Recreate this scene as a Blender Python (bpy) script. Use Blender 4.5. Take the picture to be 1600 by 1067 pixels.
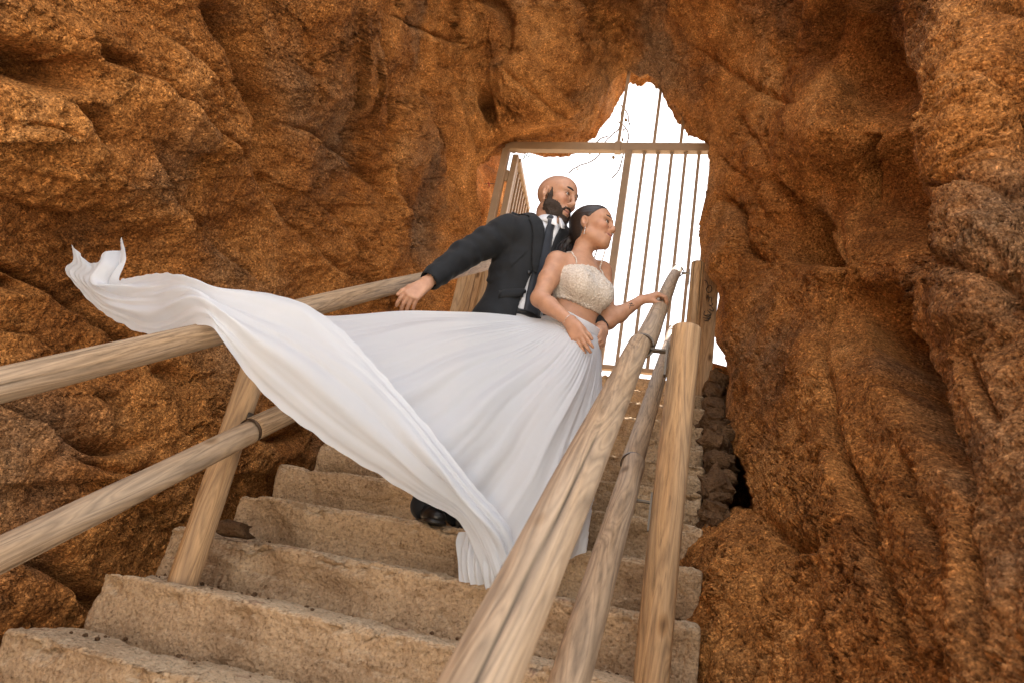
import bpy, bmesh, math, random
import numpy as np
from mathutils import Vector, Matrix, Quaternion

for o in list(bpy.data.objects):
    bpy.data.objects.remove(o)
scene = bpy.context.scene
COL = scene.collection
rng = np.random.default_rng(7)
random.seed(7)

# ------------------------------------------------------------------ camera, sky, sun, exposure
# world: X across the stairs, Y up the flight, Z up, metres; the lens is at the origin
F_PX, PITCH, ROLL, AZ = 1040.0, math.radians(20.2), math.radians(10.9), math.radians(16.5)
_Fh = np.array([-math.sin(AZ), math.cos(AZ), 0]); _R = np.array([math.cos(AZ), math.sin(AZ), 0]); _Z = np.array([0, 0, 1.0])
CF = _Fh * math.cos(PITCH) + _Z * math.sin(PITCH); _U = -_Fh * math.sin(PITCH) + _Z * math.cos(PITCH)
CR = math.cos(ROLL) * _R + math.sin(ROLL) * _U; CU = -math.sin(ROLL) * _R + math.cos(ROLL) * _U
cd = bpy.data.cameras.new('camera'); cam = bpy.data.objects.new('camera', cd); COL.objects.link(cam)
cd.sensor_width = 36.0; cd.lens = 36.0 * F_PX / 1600; cd.clip_start = 0.05; cd.clip_end = 3000
cam.matrix_world = Matrix(((CR[0], CU[0], -CF[0], 0), (CR[1], CU[1], -CF[1], 0), (CR[2], CU[2], -CF[2], 0), (0, 0, 0, 1)))
cd.dof.use_dof = True; cd.dof.focus_distance = 2.9; cd.dof.aperture_fstop = 5.6
scene.camera = cam

SUN_DIR = np.array([0.40, 2.55, 4.6]); SUN_DIR /= np.linalg.norm(SUN_DIR)      # towards the sun
sun_el = math.asin(SUN_DIR[2]); sun_az = math.atan2(SUN_DIR[0], SUN_DIR[1])
world = bpy.data.worlds.new('World'); scene.world = world; world.use_nodes = True
wn, wl = world.node_tree.nodes, world.node_tree.links
bg = wn['Background']
sky = wn.new('ShaderNodeTexSky'); sky.sky_type = 'NISHITA'; sky.sun_disc = False
sky.sun_elevation = sun_el; sky.sun_rotation = sun_az
sky.air_density = 1.0; sky.dust_density = 6.0; sky.ozone_density = 1.0
# thin white cloud over the whole sky: the sky colour is drawn towards an even white everywhere
cloud = wn.new('ShaderNodeMix'); cloud.data_type = 'RGBA'; cloud.inputs[0].default_value = 0.8
cloud.inputs[7].default_value = (4.1, 4.15, 4.3, 1)
wl.new(sky.outputs[0], cloud.inputs[6]); wl.new(cloud.outputs[2], bg.inputs[0])
bg.inputs[1].default_value = 0.12
sd = bpy.data.lights.new('sun', 'SUN'); sd.energy = 4.0; sd.angle = math.radians(0.5); sd.color = (1.0, 0.95, 0.88)
sun = bpy.data.objects.new('sun', sd); COL.objects.link(sun)
sun.rotation_euler = Vector(SUN_DIR).to_track_quat('Z', 'Y').to_euler()
sun.location = (2, 8, 12)
vs = scene.view_settings
vs.view_transform = 'Standard'; vs.look = 'None'; vs.exposure = 2.22; vs.gamma = 1.0; vs.use_curve_mapping = False
scene.cycles.max_bounces = 10; scene.cycles.diffuse_bounces = 2; scene.cycles.transmission_bounces = 6
scene.cycles.use_denoising = True

# ------------------------------------------------------------------ helpers
def ray(x, y): return CF * F_PX + CR * (x - 800) + CU * (533.5 - y)
def aX(x, y, X): r = ray(x, y); return r * (X / r[0])
def aY(x, y, Y): r = ray(x, y); return r * (Y / r[1])
def aZ(x, y, z): r = ray(x, y); return r * (z / r[2])
def aD(x, y, D): return ray(x, y) * (D / F_PX)
def depth(p): return float(np.dot(p, CF))
def project(P):
    z = P @ CF
    return 800 + F_PX * (P @ CR) / z, 533.5 - F_PX * (P @ CU) / z

def tag(o, label=None, cat=None, group=None, kind=None):
    if label: o['label'] = label
    if cat: o['category'] = cat
    if group: o['group'] = group
    if kind: o['kind'] = kind
    return o
def empty(name, loc=(0, 0, 0), **kw):
    o = bpy.data.objects.new(name, None); COL.objects.link(o); o.location = Vector(loc); o.empty_display_size = .1
    return tag(o, **kw)
def link(name, me, mat, parent=None, smooth=True, loc=None):
    if smooth: me.polygons.foreach_set('use_smooth', np.ones(len(me.polygons), bool))
    if mat is not None: me.materials.append(mat)
    o = bpy.data.objects.new(name, me); COL.objects.link(o)
    if parent is not None:
        o.parent = parent
        o.location = -parent.location if loc is None else Vector(loc)
    elif loc is not None: o.location = Vector(loc)
    return o
def mesh_np(name, V, Fq):
    """V (n,3); Fq (m,4) or (m,3)"""
    V = np.asarray(V, np.float32); Fq = np.asarray(Fq, np.int32)
    me = bpy.data.meshes.new(name); k = Fq.shape[1]
    me.vertices.add(len(V)); me.vertices.foreach_set('co', V.ravel())
    me.loops.add(Fq.size); me.loops.foreach_set('vertex_index', Fq.ravel())
    me.polygons.add(len(Fq)); me.polygons.foreach_set('loop_start', np.arange(0, Fq.size, k, dtype=np.int32))
    me.update(calc_edges=True); me.validate()
    return me
def grid_faces(nu, nv, wrap_u=False, wrap_v=False):
    iu = np.arange(nu if wrap_u else nu - 1); iv = np.arange(nv if wrap_v else nv - 1)
    a, b = np.meshgrid(iu, iv, indexing='ij'); a = a.ravel(); b = b.ravel(); a1 = (a + 1) % nu; b1 = (b + 1) % nv
    return np.stack([a * nv + b, a1 * nv + b, a1 * nv + b1, a * nv + b1], 1)
def col_attr(me, C):
    at = me.color_attributes.new('Col', 'FLOAT_COLOR', 'POINT')
    C4 = np.ones((len(me.vertices), 4), np.float32); C4[:, :3] = C; at.data.foreach_set('color', C4.ravel())

# gradient noise
_perm = np.random.default_rng(3).permutation(256).astype(np.int32); _perm = np.concatenate([_perm, _perm, _perm])
_grad = np.random.default_rng(5).normal(size=(256, 3)).astype(np.float32); _grad /= np.linalg.norm(_grad, axis=1)[:, None]
def perlin(P):
    P = np.asarray(P, np.float32); I = np.floor(P).astype(np.int32); f = P - I; I &= 255
    w = f * f * f * (f * (f * 6 - 15) + 10); out = None
    def g(dx, dy, dz):
        h = _perm[_perm[_perm[I[:, 0] + dx] + I[:, 1] + dy] + I[:, 2] + dz]
        G = _grad[h]; return G[:, 0] * (f[:, 0] - dx) + G[:, 1] * (f[:, 1] - dy) + G[:, 2] * (f[:, 2] - dz)
    L = lambda a, b, t: a + (b - a) * t
    x0 = L(L(g(0, 0, 0), g(1, 0, 0), w[:, 0]), L(g(0, 1, 0), g(1, 1, 0), w[:, 0]), w[:, 1])
    x1 = L(L(g(0, 0, 1), g(1, 0, 1), w[:, 0]), L(g(0, 1, 1), g(1, 1, 1), w[:, 0]), w[:, 1])
    return L(x0, x1, w[:, 2]) * 1.6
def fbm(P, oct=4, gain=.5, lac=2.03):
    s = 0; a = 1.0; P = np.asarray(P, np.float32)
    for i in range(oct):
        s = s + a * perlin(P + 17.3 * i); P = P * lac; a *= gain
    return s
def ridged(P, oct=4, gain=.55):
    s = 0; a = 1.0; P = np.asarray(P, np.float32)
    for i in range(oct):
        s = s + a * (1 - 2 * np.abs(perlin(P + 31.7 * i))); P = P * 2.07; a *= gain
    return s
def facets(P, seed=0):
    """broken rock: each jittered cell is a plane tilted its own way"""
    P = np.asarray(P, np.float32); I = np.floor(P).astype(np.int32); best = np.full(len(P), 1e9, np.float32); h = np.zeros(len(P), np.float32)
    for a in (-1, 0, 1):
        for b in (-1, 0, 1):
            for c in (-1, 0, 1):
                J = (I + np.array([a, b, c])); k = _perm[_perm[_perm[(J[:, 0] + seed) & 255] + (J[:, 1] & 255)] + (J[:, 2] & 255)]
                d = P - (J + .5 + .48 * _grad[k]); r = (d * d).sum(1); m = r < best
                best = np.where(m, r, best); h = np.where(m, (d * _grad[(k * 7 + 13) & 255]).sum(1) + .35 * _grad[(k * 3 + 5) & 255, 0], h)
    return h
def sstep(a, b, x):
    t = np.clip((x - a) / (b - a), 0, 1); return t * t * (3 - 2 * t)
def catmull(pts, n):
    """n samples along a Catmull-Rom curve through pts (k,d), uniform in chord length"""
    P = np.asarray(pts, float); k = len(P)
    Q = np.vstack([2 * P[0] - P[1], P, 2 * P[-1] - P[-2]])
    cl = np.concatenate([[0], np.cumsum(np.linalg.norm(np.diff(P, axis=0), axis=1))]); cl /= cl[-1]
    s = np.linspace(0, 1, n); i = np.clip(np.searchsorted(cl, s, side='right') - 1, 0, k - 2)
    t = ((s - cl[i]) / (cl[i + 1] - cl[i]))[:, None]
    a, b, c, e = Q[i], Q[i + 1], Q[i + 2], Q[i + 3]
    return .5 * (2 * b + (c - a) * t + (2 * a - 5 * b + 4 * c - e) * t ** 2 + (3 * b - a - 3 * c + e) * t ** 3)

# node helpers
def material(name):
    m = bpy.data.materials.new(name); m.use_nodes = True
    return m, m.node_tree.nodes, m.node_tree.links, m.node_tree.nodes['Principled BSDF']
def nd(n, typ, **kw):
    x = n.new(typ)
    for k, v in kw.items():
        if k.startswith('i_'):
            key = k[2:]; x.inputs[int(key) if key.isdigit() else key.replace('_', ' ')].default_value = v
        else: setattr(x, k, v)
    return x
def ramp(n, stops):
    r = n.new('ShaderNodeValToRGB'); e = r.color_ramp.elements
    while len(e) < len(stops): e.new(.5)
    for el, (p, c) in zip(e, stops): el.position = p; el.color = (*c, 1) if len(c) == 3 else c
    return r
def noise_tex(n, l, vec, scale, detail=4, rough=.55, dist=0.0):
    t = nd(n, 'ShaderNodeTexNoise', i_Scale=scale, i_Detail=detail, i_Roughness=rough, i_Distortion=dist)
    l.new(vec, t.inputs['Vector']); return t
def mixc(n, l, fac, a, b, mode='MIX'):
    m = nd(n, 'ShaderNodeMix', data_type='RGBA', blend_type=mode)
    for s, v in ((m.inputs[0], fac), (m.inputs[6], a), (m.inputs[7], b)):
        if hasattr(v, 'links'): l.new(v, s)
        elif isinstance(v, (int, float)): s.default_value = v
        else: s.default_value = (*v, 1)
    return m.outputs[2]
def bump(n, l, height, strength, dist, normal=None):
    b = nd(n, 'ShaderNodeBump', i_Strength=strength, i_Distance=dist); l.new(height, b.inputs['Height'])
    if normal is not None: l.new(normal, b.inputs['Normal'])
    return b.outputs[0]

def plain(name, col, rough=.6, metal=0.0, bumps=None, var=0.0):
    m, n, l, b = material(name); b.inputs['Roughness'].default_value = rough; b.inputs['Metallic'].default_value = metal
    tc = nd(n, 'ShaderNodeTexCoord').outputs['Object']
    t = noise_tex(n, l, tc, 9, 5)
    c = mixc(n, l, t.outputs[0], tuple(x * (1 - var) for x in col), tuple(min(1, x * (1 + var)) for x in col))
    l.new(c, b.inputs['Base Color'])
    if bumps:
        t2 = noise_tex(n, l, tc, bumps[0], 4); l.new(bump(n, l, t2.outputs[0], bumps[1], bumps[2]), b.inputs['Normal'])
    return m

def rock_mat(name, grain=1.0, tint=(1, 1, 1)):
    m, n, l, b = material(name); b.inputs['Roughness'].default_value = .9; b.inputs['Specular IOR Level'].default_value = .08
    tc = nd(n, 'ShaderNodeTexCoord').outputs['Object']
    mp = nd(n, 'ShaderNodeMapping'); l.new(tc, mp.inputs[0]); mp.inputs['Rotation'].default_value = (.5, .5, .2); mp.inputs['Scale'].default_value = (1, 1, .35)
    big = noise_tex(n, l, mp.outputs[0], 1.7, 6, .6, .6)
    T = lambda c: tuple(a * k for a, k in zip(c, tint))
    c1 = ramp(n, [(.28, T((.19, .076, .026))), (.44, T((.43, .183, .056))), (.6, T((.61, .285, .092))), (.78, T((.70, .39, .165)))]); l.new(big.outputs[0], c1.inputs[0])
    gr = noise_tex(n, l, tc, .9, 5, .6); gk = ramp(n, [(.5, (0, 0, 0)), (.68, (1, 1, 1))]); l.new(gr.outputs[0], gk.inputs[0])
    gm = nd(n, 'ShaderNodeMath', operation='MULTIPLY', i_1=.75); l.new(gk.outputs[0], gm.inputs[0])
    c = mixc(n, l, gm.outputs[0], c1.outputs[0], T((.30, .205, .13)))
    st = noise_tex(n, l, tc, 6.5, 9, .68, .2); sk = ramp(n, [(.28, (.36, .31, .28)), (.45, (.86, .83, .8)), (.56, (1.05, 1.05, 1.05)), (.75, (1.5, 1.45, 1.35))]); l.new(st.outputs[0], sk.inputs[0])
    c = mixc(n, l, .9, c, sk.outputs[0], 'MULTIPLY')
    sp = noise_tex(n, l, tc, 95 * grain, 3, .7); spk = ramp(n, [(.30, (.34, .30, .26)), (.45, (.88, .85, .82)), (.58, (1.1, 1.08, 1.05)), (.70, (1.9, 1.9, 1.85))]); l.new(sp.outputs[0], spk.inputs[0])
    c = mixc(n, l, .9, c, spk.outputs[0], 'MULTIPLY')
    wv = noise_tex(n, l, tc, 40, 3); wm = nd(n, 'ShaderNodeMix', data_type='RGBA', blend_type='LINEAR_LIGHT'); wm.inputs[0].default_value = .0035; l.new(tc, wm.inputs[6]); l.new(wv.outputs['Color'], wm.inputs[7])
    v1 = nd(n, 'ShaderNodeTexVoronoi', i_Scale=125 * grain); l.new(wm.outputs[2], v1.inputs['Vector'])
    bw = nd(n, 'ShaderNodeSeparateColor'); l.new(v1.outputs['Color'], bw.inputs[0]); gk2 = ramp(n, [(.05, (.48, .44, .40)), (.4, (.90, .88, .86)), (.75, (1.08, 1.08, 1.07)), (.97, (1.6, 1.6, 1.58))]); l.new(bw.outputs[0], gk2.inputs[0])
    c = mixc(n, l, .75, c, gk2.outputs[0], 'MULTIPLY')
    l.new(c, b.inputs['Base Color'])
    n1 = noise_tex(n, l, tc, 16 * grain, 5, .6)
    n2 = noise_tex(n, l, tc, 130 * grain, 4, .7)
    nb = bump(n, l, n1.outputs[0], 1.0, .03 / grain)
    iv_ = nd(n, 'ShaderNodeMath', operation='SUBTRACT', i_0=1.0); l.new(v1.outputs['Distance'], iv_.inputs[1]); nb = bump(n, l, iv_.outputs[0], 1.0, .010 / grain, nb)
    nb = bump(n, l, n2.outputs[0], 1.0, .006 / grain, nb)
    l.new(nb, b.inputs['Normal'])
    return m

def stone_mat(name, base, dark, patch=None):
    m, n, l, b = material(name); b.inputs['Roughness'].default_value = .95; b.inputs['Specular IOR Level'].default_value = .08
    tc = nd(n, 'ShaderNodeTexCoord').outputs['Object']
    a = noise_tex(n, l, tc, 3.2, 7, .65, .3); r = ramp(n, [(.3, dark), (.5, base), (.72, tuple(min(1, x * 1.22) for x in base))]); l.new(a.outputs[0], r.inputs[0])
    c = r.outputs[0]
    if patch:
        v = nd(n, 'ShaderNodeTexVoronoi', i_Scale=5.5, i_Randomness=1.0); l.new(tc, v.inputs['Vector'])
        w = noise_tex(n, l, tc, 14, 4); vm = nd(n, 'ShaderNodeMath', operation='MULTIPLY_ADD', i_1=.35); l.new(w.outputs[0], vm.inputs[0]); l.new(v.outputs['Distance'], vm.inputs[2])
        vr = ramp(n, [(.36, (1, 1, 1)), (.42, (0, 0, 0))]); l.new(vm.outputs[0], vr.inputs[0])
        geo = nd(n, 'ShaderNodeNewGeometry'); sx = nd(n, 'ShaderNodeSeparateXYZ'); l.new(geo.outputs['True Normal'], sx.inputs[0])
        up = nd(n, 'ShaderNodeMath', operation='GREATER_THAN', i_1=.75); l.new(sx.outputs[2], up.inputs[0])
        mu = nd(n, 'ShaderNodeMath', operation='MULTIPLY'); l.new(vr.outputs[0], mu.inputs[0]); l.new(up.outputs[0], mu.inputs[1])
        m2 = nd(n, 'ShaderNodeMath', operation='MULTIPLY', i_1=.6); l.new(mu.outputs[0], m2.inputs[0])
        pfac = m2.outputs[0]
    if patch:
        du = nd(n, 'ShaderNodeMath', operation='MULTIPLY_ADD', i_1=1.6, i_2=-.75); l.new(sx.outputs[2], du.inputs[0]); du.use_clamp = True; du.inputs[1].default_value = 1.9
        dn = noise_tex(n, l, tc, 7, 6, .65); dm = nd(n, 'ShaderNodeMath', operation='MULTIPLY'); l.new(du.outputs[0], dm.inputs[0]); dr = ramp(n, [(.3, (.25, .25, .25)), (.6, (.95, .95, .95))]); l.new(dn.outputs[0], dr.inputs[0]); l.new(dr.outputs[0], dm.inputs[1])
        c = mixc(n, l, dm.outputs[0], c, (.72, .545, .36))
        pt = noise_tex(n, l, tc, 38, 5, .6); pr = ramp(n, [(.30, (.5, .43, .36)), (.40, (1, 1, 1))]); l.new(pt.outputs[0], pr.inputs[0]); c = mixc(n, l, .8, c, pr.outputs[0], 'MULTIPLY'); c = mixc(n, l, pfac, c, patch)
    s = noise_tex(n, l, tc, 85, 3, .7); sr = ramp(n, [(.3, (.3, .26, .22)), (.46, (.95, .95, .95)), (.65, (1.15, 1.13, 1.1)), (.75, (1.4, 1.4, 1.4))]); l.new(s.outputs[0], sr.inputs[0])
    c = mixc(n, l, .7, c, sr.outputs[0], 'MULTIPLY'); l.new(c, b.inputs['Base Color'])
    n1 = noise_tex(n, l, tc, 26, 8, .7); v1 = nd(n, 'ShaderNodeTexVoronoi', i_Scale=85); l.new(tc, v1.inputs['Vector'])
    nb = bump(n, l, n1.outputs[0], .9, .03); nb = bump(n, l, v1.outputs['Distance'], .7, .009, nb)
    n2 = noise_tex(n, l, tc, 160, 3, .7); nb = bump(n, l, n2.outputs[0], .7, .004, nb); l.new(nb, b.inputs['Normal'])
    return m

def wood_mat(name, light, dark, grey, greyness):
    """log timber: local Z runs along the grain"""
    m, n, l, b = material(name); b.inputs['Roughness'].default_value = .62; b.inputs['Specular IOR Level'].default_value = .2
    tc = nd(n, 'ShaderNodeTexCoord').outputs['Object']
    oi = nd(n, 'ShaderNodeObjectInfo'); sc = nd(n, 'ShaderNodeVectorMath', operation='SCALE', i_3=13.0)
    cx = nd(n, 'ShaderNodeCombineXYZ'); l.new(oi.outputs['Random'], cx.inputs[2]); l.new(cx.outputs[0], sc.inputs[0])
    ad = nd(n, 'ShaderNodeVectorMath', operation='ADD'); l.new(tc, ad.inputs[0]); l.new(sc.outputs[0], ad.inputs[1])
    mp = nd(n, 'ShaderNodeMapping'); l.new(ad.outputs[0], mp.inputs[0]); mp.inputs['Scale'].default_value = (1, 1, .10)
    warp = noise_tex(n, l, mp.outputs[0], 15, 1.2, .4, .5)
    wv = nd(n, 'ShaderNodeMath', operation='MULTIPLY_ADD', i_1=9.0, i_2=0.0); l.new(warp.outputs[0], wv.inputs[0])
    fr = nd(n, 'ShaderNodeMath', operation='PINGPONG', i_1=.5); l.new(wv.outputs[0], fr.inputs[0])
    rg = ramp(n, [(.0, dark), (.25, tuple(.45 * a + .55 * d for a, d in zip(light, dark))), (.55, light), (.75, tuple(min(1, 1.15 * a) for a in light)), (1.0, tuple(.5 * a + .5 * d for a, d in zip(light, dark)))])
    f2 = nd(n, 'ShaderNodeMath', operation='MULTIPLY', i_1=2.0); l.new(fr.outputs[0], f2.inputs[0]); l.new(f2.outputs[0], rg.inputs[0])
    fine = noise_tex(n, l, mp.outputs[0], 120, 4, .7); fk = ramp(n, [(.33, (.45, .43, .41)), (.48, (.94, .94, .94)), (.68, (1.3, 1.3, 1.3))]); l.new(fine.outputs[0], fk.inputs[0])
    rgm = mixc(n, l, .62, tuple(.75 * a + .25 * d for a, d in zip(light, dark)), rg.outputs[0]); c = mixc(n, l, .9, rgm, fk.outputs[0], 'MULTIPLY')
    gx = noise_tex(n, l, mp.outputs[0], 7, 5, .6, .3); gk = ramp(n, [(.5 - greyness * .35, (0, 0, 0)), (.78 - greyness * .35, (1, 1, 1))]); l.new(gx.outputs[0], gk.inputs[0])
    gm = nd(n, 'ShaderNodeMath', operation='MULTIPLY', i_1=.85); l.new(gk.outputs[0], gm.inputs[0])
    gc = mixc(n, l, fine.outputs[0], tuple(x * .72 for x in grey), tuple(min(1, x * 1.25) for x in grey))
    gc = mixc(n, l, .45, gc, mixc(n, l, 1.0, rg.outputs[0], (1.6, 1.7, 1.9), 'MULTIPLY'))
    c = mixc(n, l, gm.outputs[0], c, gc)
    ca = nd(n, 'ShaderNodeAttribute', attribute_name='Col'); c = mixc(n, l, 1.0, c, ca.outputs['Color'], 'MULTIPLY')
    # knots
    kv = nd(n, 'ShaderNodeTexVoronoi', i_Scale=6.0); mk = nd(n, 'ShaderNodeMapping'); l.new(ad.outputs[0], mk.inputs[0]); mk.inputs['Scale'].default_value = (1.2, 1.2, .55)
    l.new(mk.outputs[0], kv.inputs['Vector']); kr = ramp(n, [(.05, (.25, .2, .16)), (.1, (.75, .68, .6)), (.14, (1, 1, 1))]); l.new(kv.outputs['Distance'], kr.inputs[0])
    c = mixc(n, l, .9, c, kr.outputs[0], 'MULTIPLY')
    l.new(c, b.inputs['Base Color'])
    nb = bump(n, l, fine.outputs[0], .5, .003); nb = bump(n, l, f2.outputs[0], .35, .002, nb); l.new(nb, b.inputs['Normal'])
    return m

M = {}
M['rock'] = rock_mat('orange_granite', .9, (.88, .82, .75))
M['rock_far'] = rock_mat('pale_orange_granite', 1.0, (1.1, 1.05, 1.0))
M['step'] = stone_mat('rough_concrete', (.55, .365, .21), (.34, .21, .115), (.36, .19, .115))
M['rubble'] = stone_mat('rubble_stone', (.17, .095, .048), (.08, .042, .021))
M['sand'] = stone_mat('pale_sand', (.55, .48, .38), (.40, .33, .25))
M['log'] = wood_mat('weathered_log', (.38, .245, .135), (.185, .113, .058), (.28, .24, .19), .45)
M['post'] = wood_mat('golden_post', (.42, .24, .105), (.22, .115, .048), (.28, .23, .17), .32)
M['metal'] = plain('brown_painted_iron', (.30, .195, .11), .6, .0, (60, .25, .002), .25)
M['band'] = plain('rusty_band', (.085, .055, .035), .5, .8, (80, .2, .001), .3)
M['zinc'] = plain('dull_steel', (.17, .14, .11), .5, .6, (60, .1, .001), .2)

# ------------------------------------------------------------------ cave rock: one shell with the arch through it
def build_rock():
    # where the rock face stands, written as sight lines with a known X or Y of the wall there
    ctl = []
    for x, y, X in [(-600, -500, -2.3), (-600, 200, -2.45), (-600, 800, -2.5), (-600, 1500, -2.5), (-250, -400, -2.3), (-250, 0, -2.4), (-250, 500, -2.55), (-250, 1000, -2.45),
                    (0, -400, -2.1), (0, 0, -2.35), (0, 300, -2.5), (0, 450, -2.6), (0, 700, -2.4), (0, 1000, -2.28), (0, 1450, -2.3),
                    (150, -300, -2.1), (150, 0, -2.35), (150, 250, -2.42), (150, 400, -2.6), (150, 600, -2.5), (150, 850, -2.3), (150, 1100, -2.3),
                    (300, -300, -2.0), (300, 0, -2.3), (300, 250, -2.48), (300, 500, -2.45), (300, 750, -2.32), (300, 1000, -2.35), (300, 1450, -2.4),
                    (450, -300, -1.9), (450, 0, -2.2), (450, 250, -2.42), (450, 500, -2.45), (450, 700, -2.4), (450, 1000, -2.4),
                    (580, -300, -1.7), (580, 0, -2.05), (580, 200, -2.35), (580, 400, -2.4), (600, 700, -2.4)]:
        ctl.append((x, y, depth(aX(x, y, X))))
    for x, y, Y in [(680, 350, 4.75), (735, 300, 4.95), (720, 450, 5.0), (690, 100, 4.25), (700, 0, 3.95), (690, 220, 4.45), (700, -300, 3.1),
                    (850, 80, 4.45), (850, 0, 4.35), (860, 150, 4.6), (880, 210, 4.95), (800, 190, 4.75), (940, 150, 4.85), (920, 60, 4.9), (900, -200, 3.6), (760, 200, 4.75),
                    (985, 100, 5.0), (960, 20, 4.85), (1020, 80, 4.85), (1050, 20, 4.5), (1050, -200, 3.5), (1080, 140, 4.7), (1100, -500, 2.6), (700, -550, 2.5),
                    (1130, 200, 4.45), (1120, 300, 4.55), (1115, 420, 4.4), (1140, 520, 4.2), (1200, 100, 3.95), (1200, 300, 3.95), (1180, 430, 4.05), (1200, 560, 3.55), (1250, 370, 3.75),
                    (1160, 640, 3.9), (1220, 700, 3.05), (1200, 850, 2.6), (1130, 900, 2.55), (1130, 1060, 2.3), (1200, 1000, 2.25),
                    (1290, 0, 3.05), (1290, 200, 3.1), (1300, 400, 3.1), (1300, 600, 2.75), (1300, 800, 2.3), (1300, 1000, 1.95), (1300, -300, 2.7),
                    (1365, 150, 3.0), (1370, 350, 3.15), (1395, 500, 2.95), (1390, 60, 2.7), (1425, 300, 2.85), (1400, 700, 2.2), (1420, 900, 1.8), (1400, 1060, 1.7),
                    (1425, 0, 2.2), (1440, 150, 2.1), (1490, 240, 1.98), (1475, 380, 1.95), (1490, 500, 1.92), (1520, 700, 1.75), (1520, 900, 1.5), (1520, 1060, 1.4),
                    (1600, 0, 2.1), (1600, 250, 1.9), (1600, 500, 1.75), (1600, 750, 1.5), (1600, 1000, 1.25), (1600, -300, 2.0), (1850, 0, 1.5), (1850, 500, 1.2), (1850, 1000, .9), (2200, 300, .8), (2200, -300, .9), (2200, 1300, .6),
                    (1150, 1300, 2.0), (1500, 1350, 1.1), (1850, 1400, .75),
                    (900, 1500, 2.6), (600, 1500, 4.0), (740, 700, 5.2), (760, 1000, 5.0), (950, 900, 4.6), (1080, 700, 4.3)]:
        ctl.append((x, y, depth(aY(x, y, Y))))
    ctl = np.array(ctl); S = 1000.0
    A = ctl[:, :2] / S; val = 1.0 / ctl[:, 2]; n = len(A)
    def tps(r2): return .5 * r2 * np.log(r2 + 1e-12)
    d2 = ((A[:, None] - A[None]) ** 2).sum(-1)
    Kt = tps(d2) + np.eye(n) * 2e-4; Pm = np.hstack([np.ones((n, 1)), A])
    W = np.linalg.solve(np.block([[Kt, Pm], [Pm.T, np.zeros((3, 3))]]), np.concatenate([val, np.zeros(3)]))
    def D0(px, py):
        Q = np.stack([px, py], 1) / S; out = np.empty(len(Q))
        for i in range(0, len(Q), 40000):
            q = Q[i:i + 40000]; r2 = ((q[:, None] - A[None]) ** 2).sum(-1)
            out[i:i + 40000] = tps(r2) @ W[:n] + np.hstack([np.ones((len(q), 1)), q]) @ W[n:]
        return 1.0 / np.clip(out, .1, 2.5)
    # mouth of the arch: near lip and far lip of the opening
    near = np.array([(745, 262), (762, 246), (778, 226), (800, 214), (850, 204), (892, 198), (918, 178), (941, 150), (961, 122), (982, 112), (1000, 121), (1012, 116),
                     (1026, 124), (1041, 152), (1062, 172), (1086, 181), (1107, 184), (1109, 214), (1108, 262), (1104, 302), (1095, 340), (1093, 376), (1099, 418), (1110, 436), (1121, 447), (1125, 466), (1120, 490),
                     (1118, 520), (1120, 536), (1134, 556), (1139, 582), (1140, 606), (1120, 660), (1050, 700), (950, 720), (850, 710), (770, 680), (730, 600), (726, 520), (735, 440), (748, 380), (751, 330), (744, 296)], float)
    far = near.copy()
    far[:12] = [(745, 262), (770, 249), (800, 240), (826, 240), (858, 247), (892, 246), (930, 218), (952, 188), (970, 150), (985, 132), (1001, 135), (1013, 128)]
    far[12:18] = [(1025, 140), (1042, 168), (1058, 196), (1078, 214), (1100, 224), (1106, 232)]
    c = np.array([950., 400.]); NT, NS, NR = 1500, 400, 26
    cl = np.vstack([near, near[:1]]); clf = np.vstack([far, far[:1]])
    # ring samples: even by arc length on the outer frame, follow the lip by angle
    def by_angle(poly, ang):
        a = np.unwrap(np.arctan2(poly[:, 1] - c[1], poly[:, 0] - c[0])); r = np.hypot(*(poly - c).T)
        o = np.argsort(a % (2 * np.pi)); aa = (a % (2 * np.pi))[o]; rr = r[o]; P = poly[o]
        aa = np.concatenate([aa[-3:] - 2 * np.pi, aa, aa[:3] + 2 * np.pi]); X = np.concatenate([P[-3:], P, P[:3]])
        return np.stack([np.interp(ang, aa, X[:, 0]), np.interp(ang, aa, X[:, 1])], 1)
    x0, x1, y0, y1 = -480, 1850, -430, 1480
    t = np.linspace(0, 1, NT, endpoint=False); per = np.array([x1 - x0, y1 - y0, x1 - x0, y1 - y0], float); cum = np.concatenate([[0], np.cumsum(per)]) / per.sum()
    seg = np.searchsorted(cum, t, side='right') - 1; q = (t - cum[seg]) / (cum[seg + 1] - cum[seg])
    corners = np.array([(x0, y0), (x1, y0), (x1, y1), (x0, y1), (x0, y0)], float)
    outer = corners[seg] + (corners[seg + 1] - corners[seg]) * q[:, None]
    ang = np.arctan2(outer[:, 1] - c[1], outer[:, 0] - c[0]) % (2 * np.pi)
    # blend angle sampling so the lip also gets enough points
    lip = by_angle(near[:-1] if np.allclose(near[0], near[-1]) else near, ang)
    lipf = by_angle(far, ang)
    s = np.linspace(0, 1, NS) ** 1.12
    px = lip[:, None, 0] + (outer[:, None, 0] - lip[:, None, 0]) * s; py = lip[:, None, 1] + (outer[:, None, 1] - lip[:, None, 1]) * s
    pxf, pyf = px.ravel(), py.ravel()
    D = D0(pxf, pyf)
    dirs = (CF * F_PX + CR * (pxf[:, None] - 800) + CU * (533.5 - pyf[:, None])) / F_PX
    V = dirs * D[:, None]
    Vg = V.reshape(NT, NS, 3)
    def normals(G):
        du = np.roll(G, -1, 0) - np.roll(G, 1, 0); dv = np.gradient(G, axis=1)
        N = np.cross(du, dv); N /= np.linalg.norm(N, axis=2)[..., None] + 1e-9
        flip = (N * G).sum(-1) > 0; N[flip] *= -1
        return N
    N = normals(Vg).reshape(-1, 3)
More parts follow.
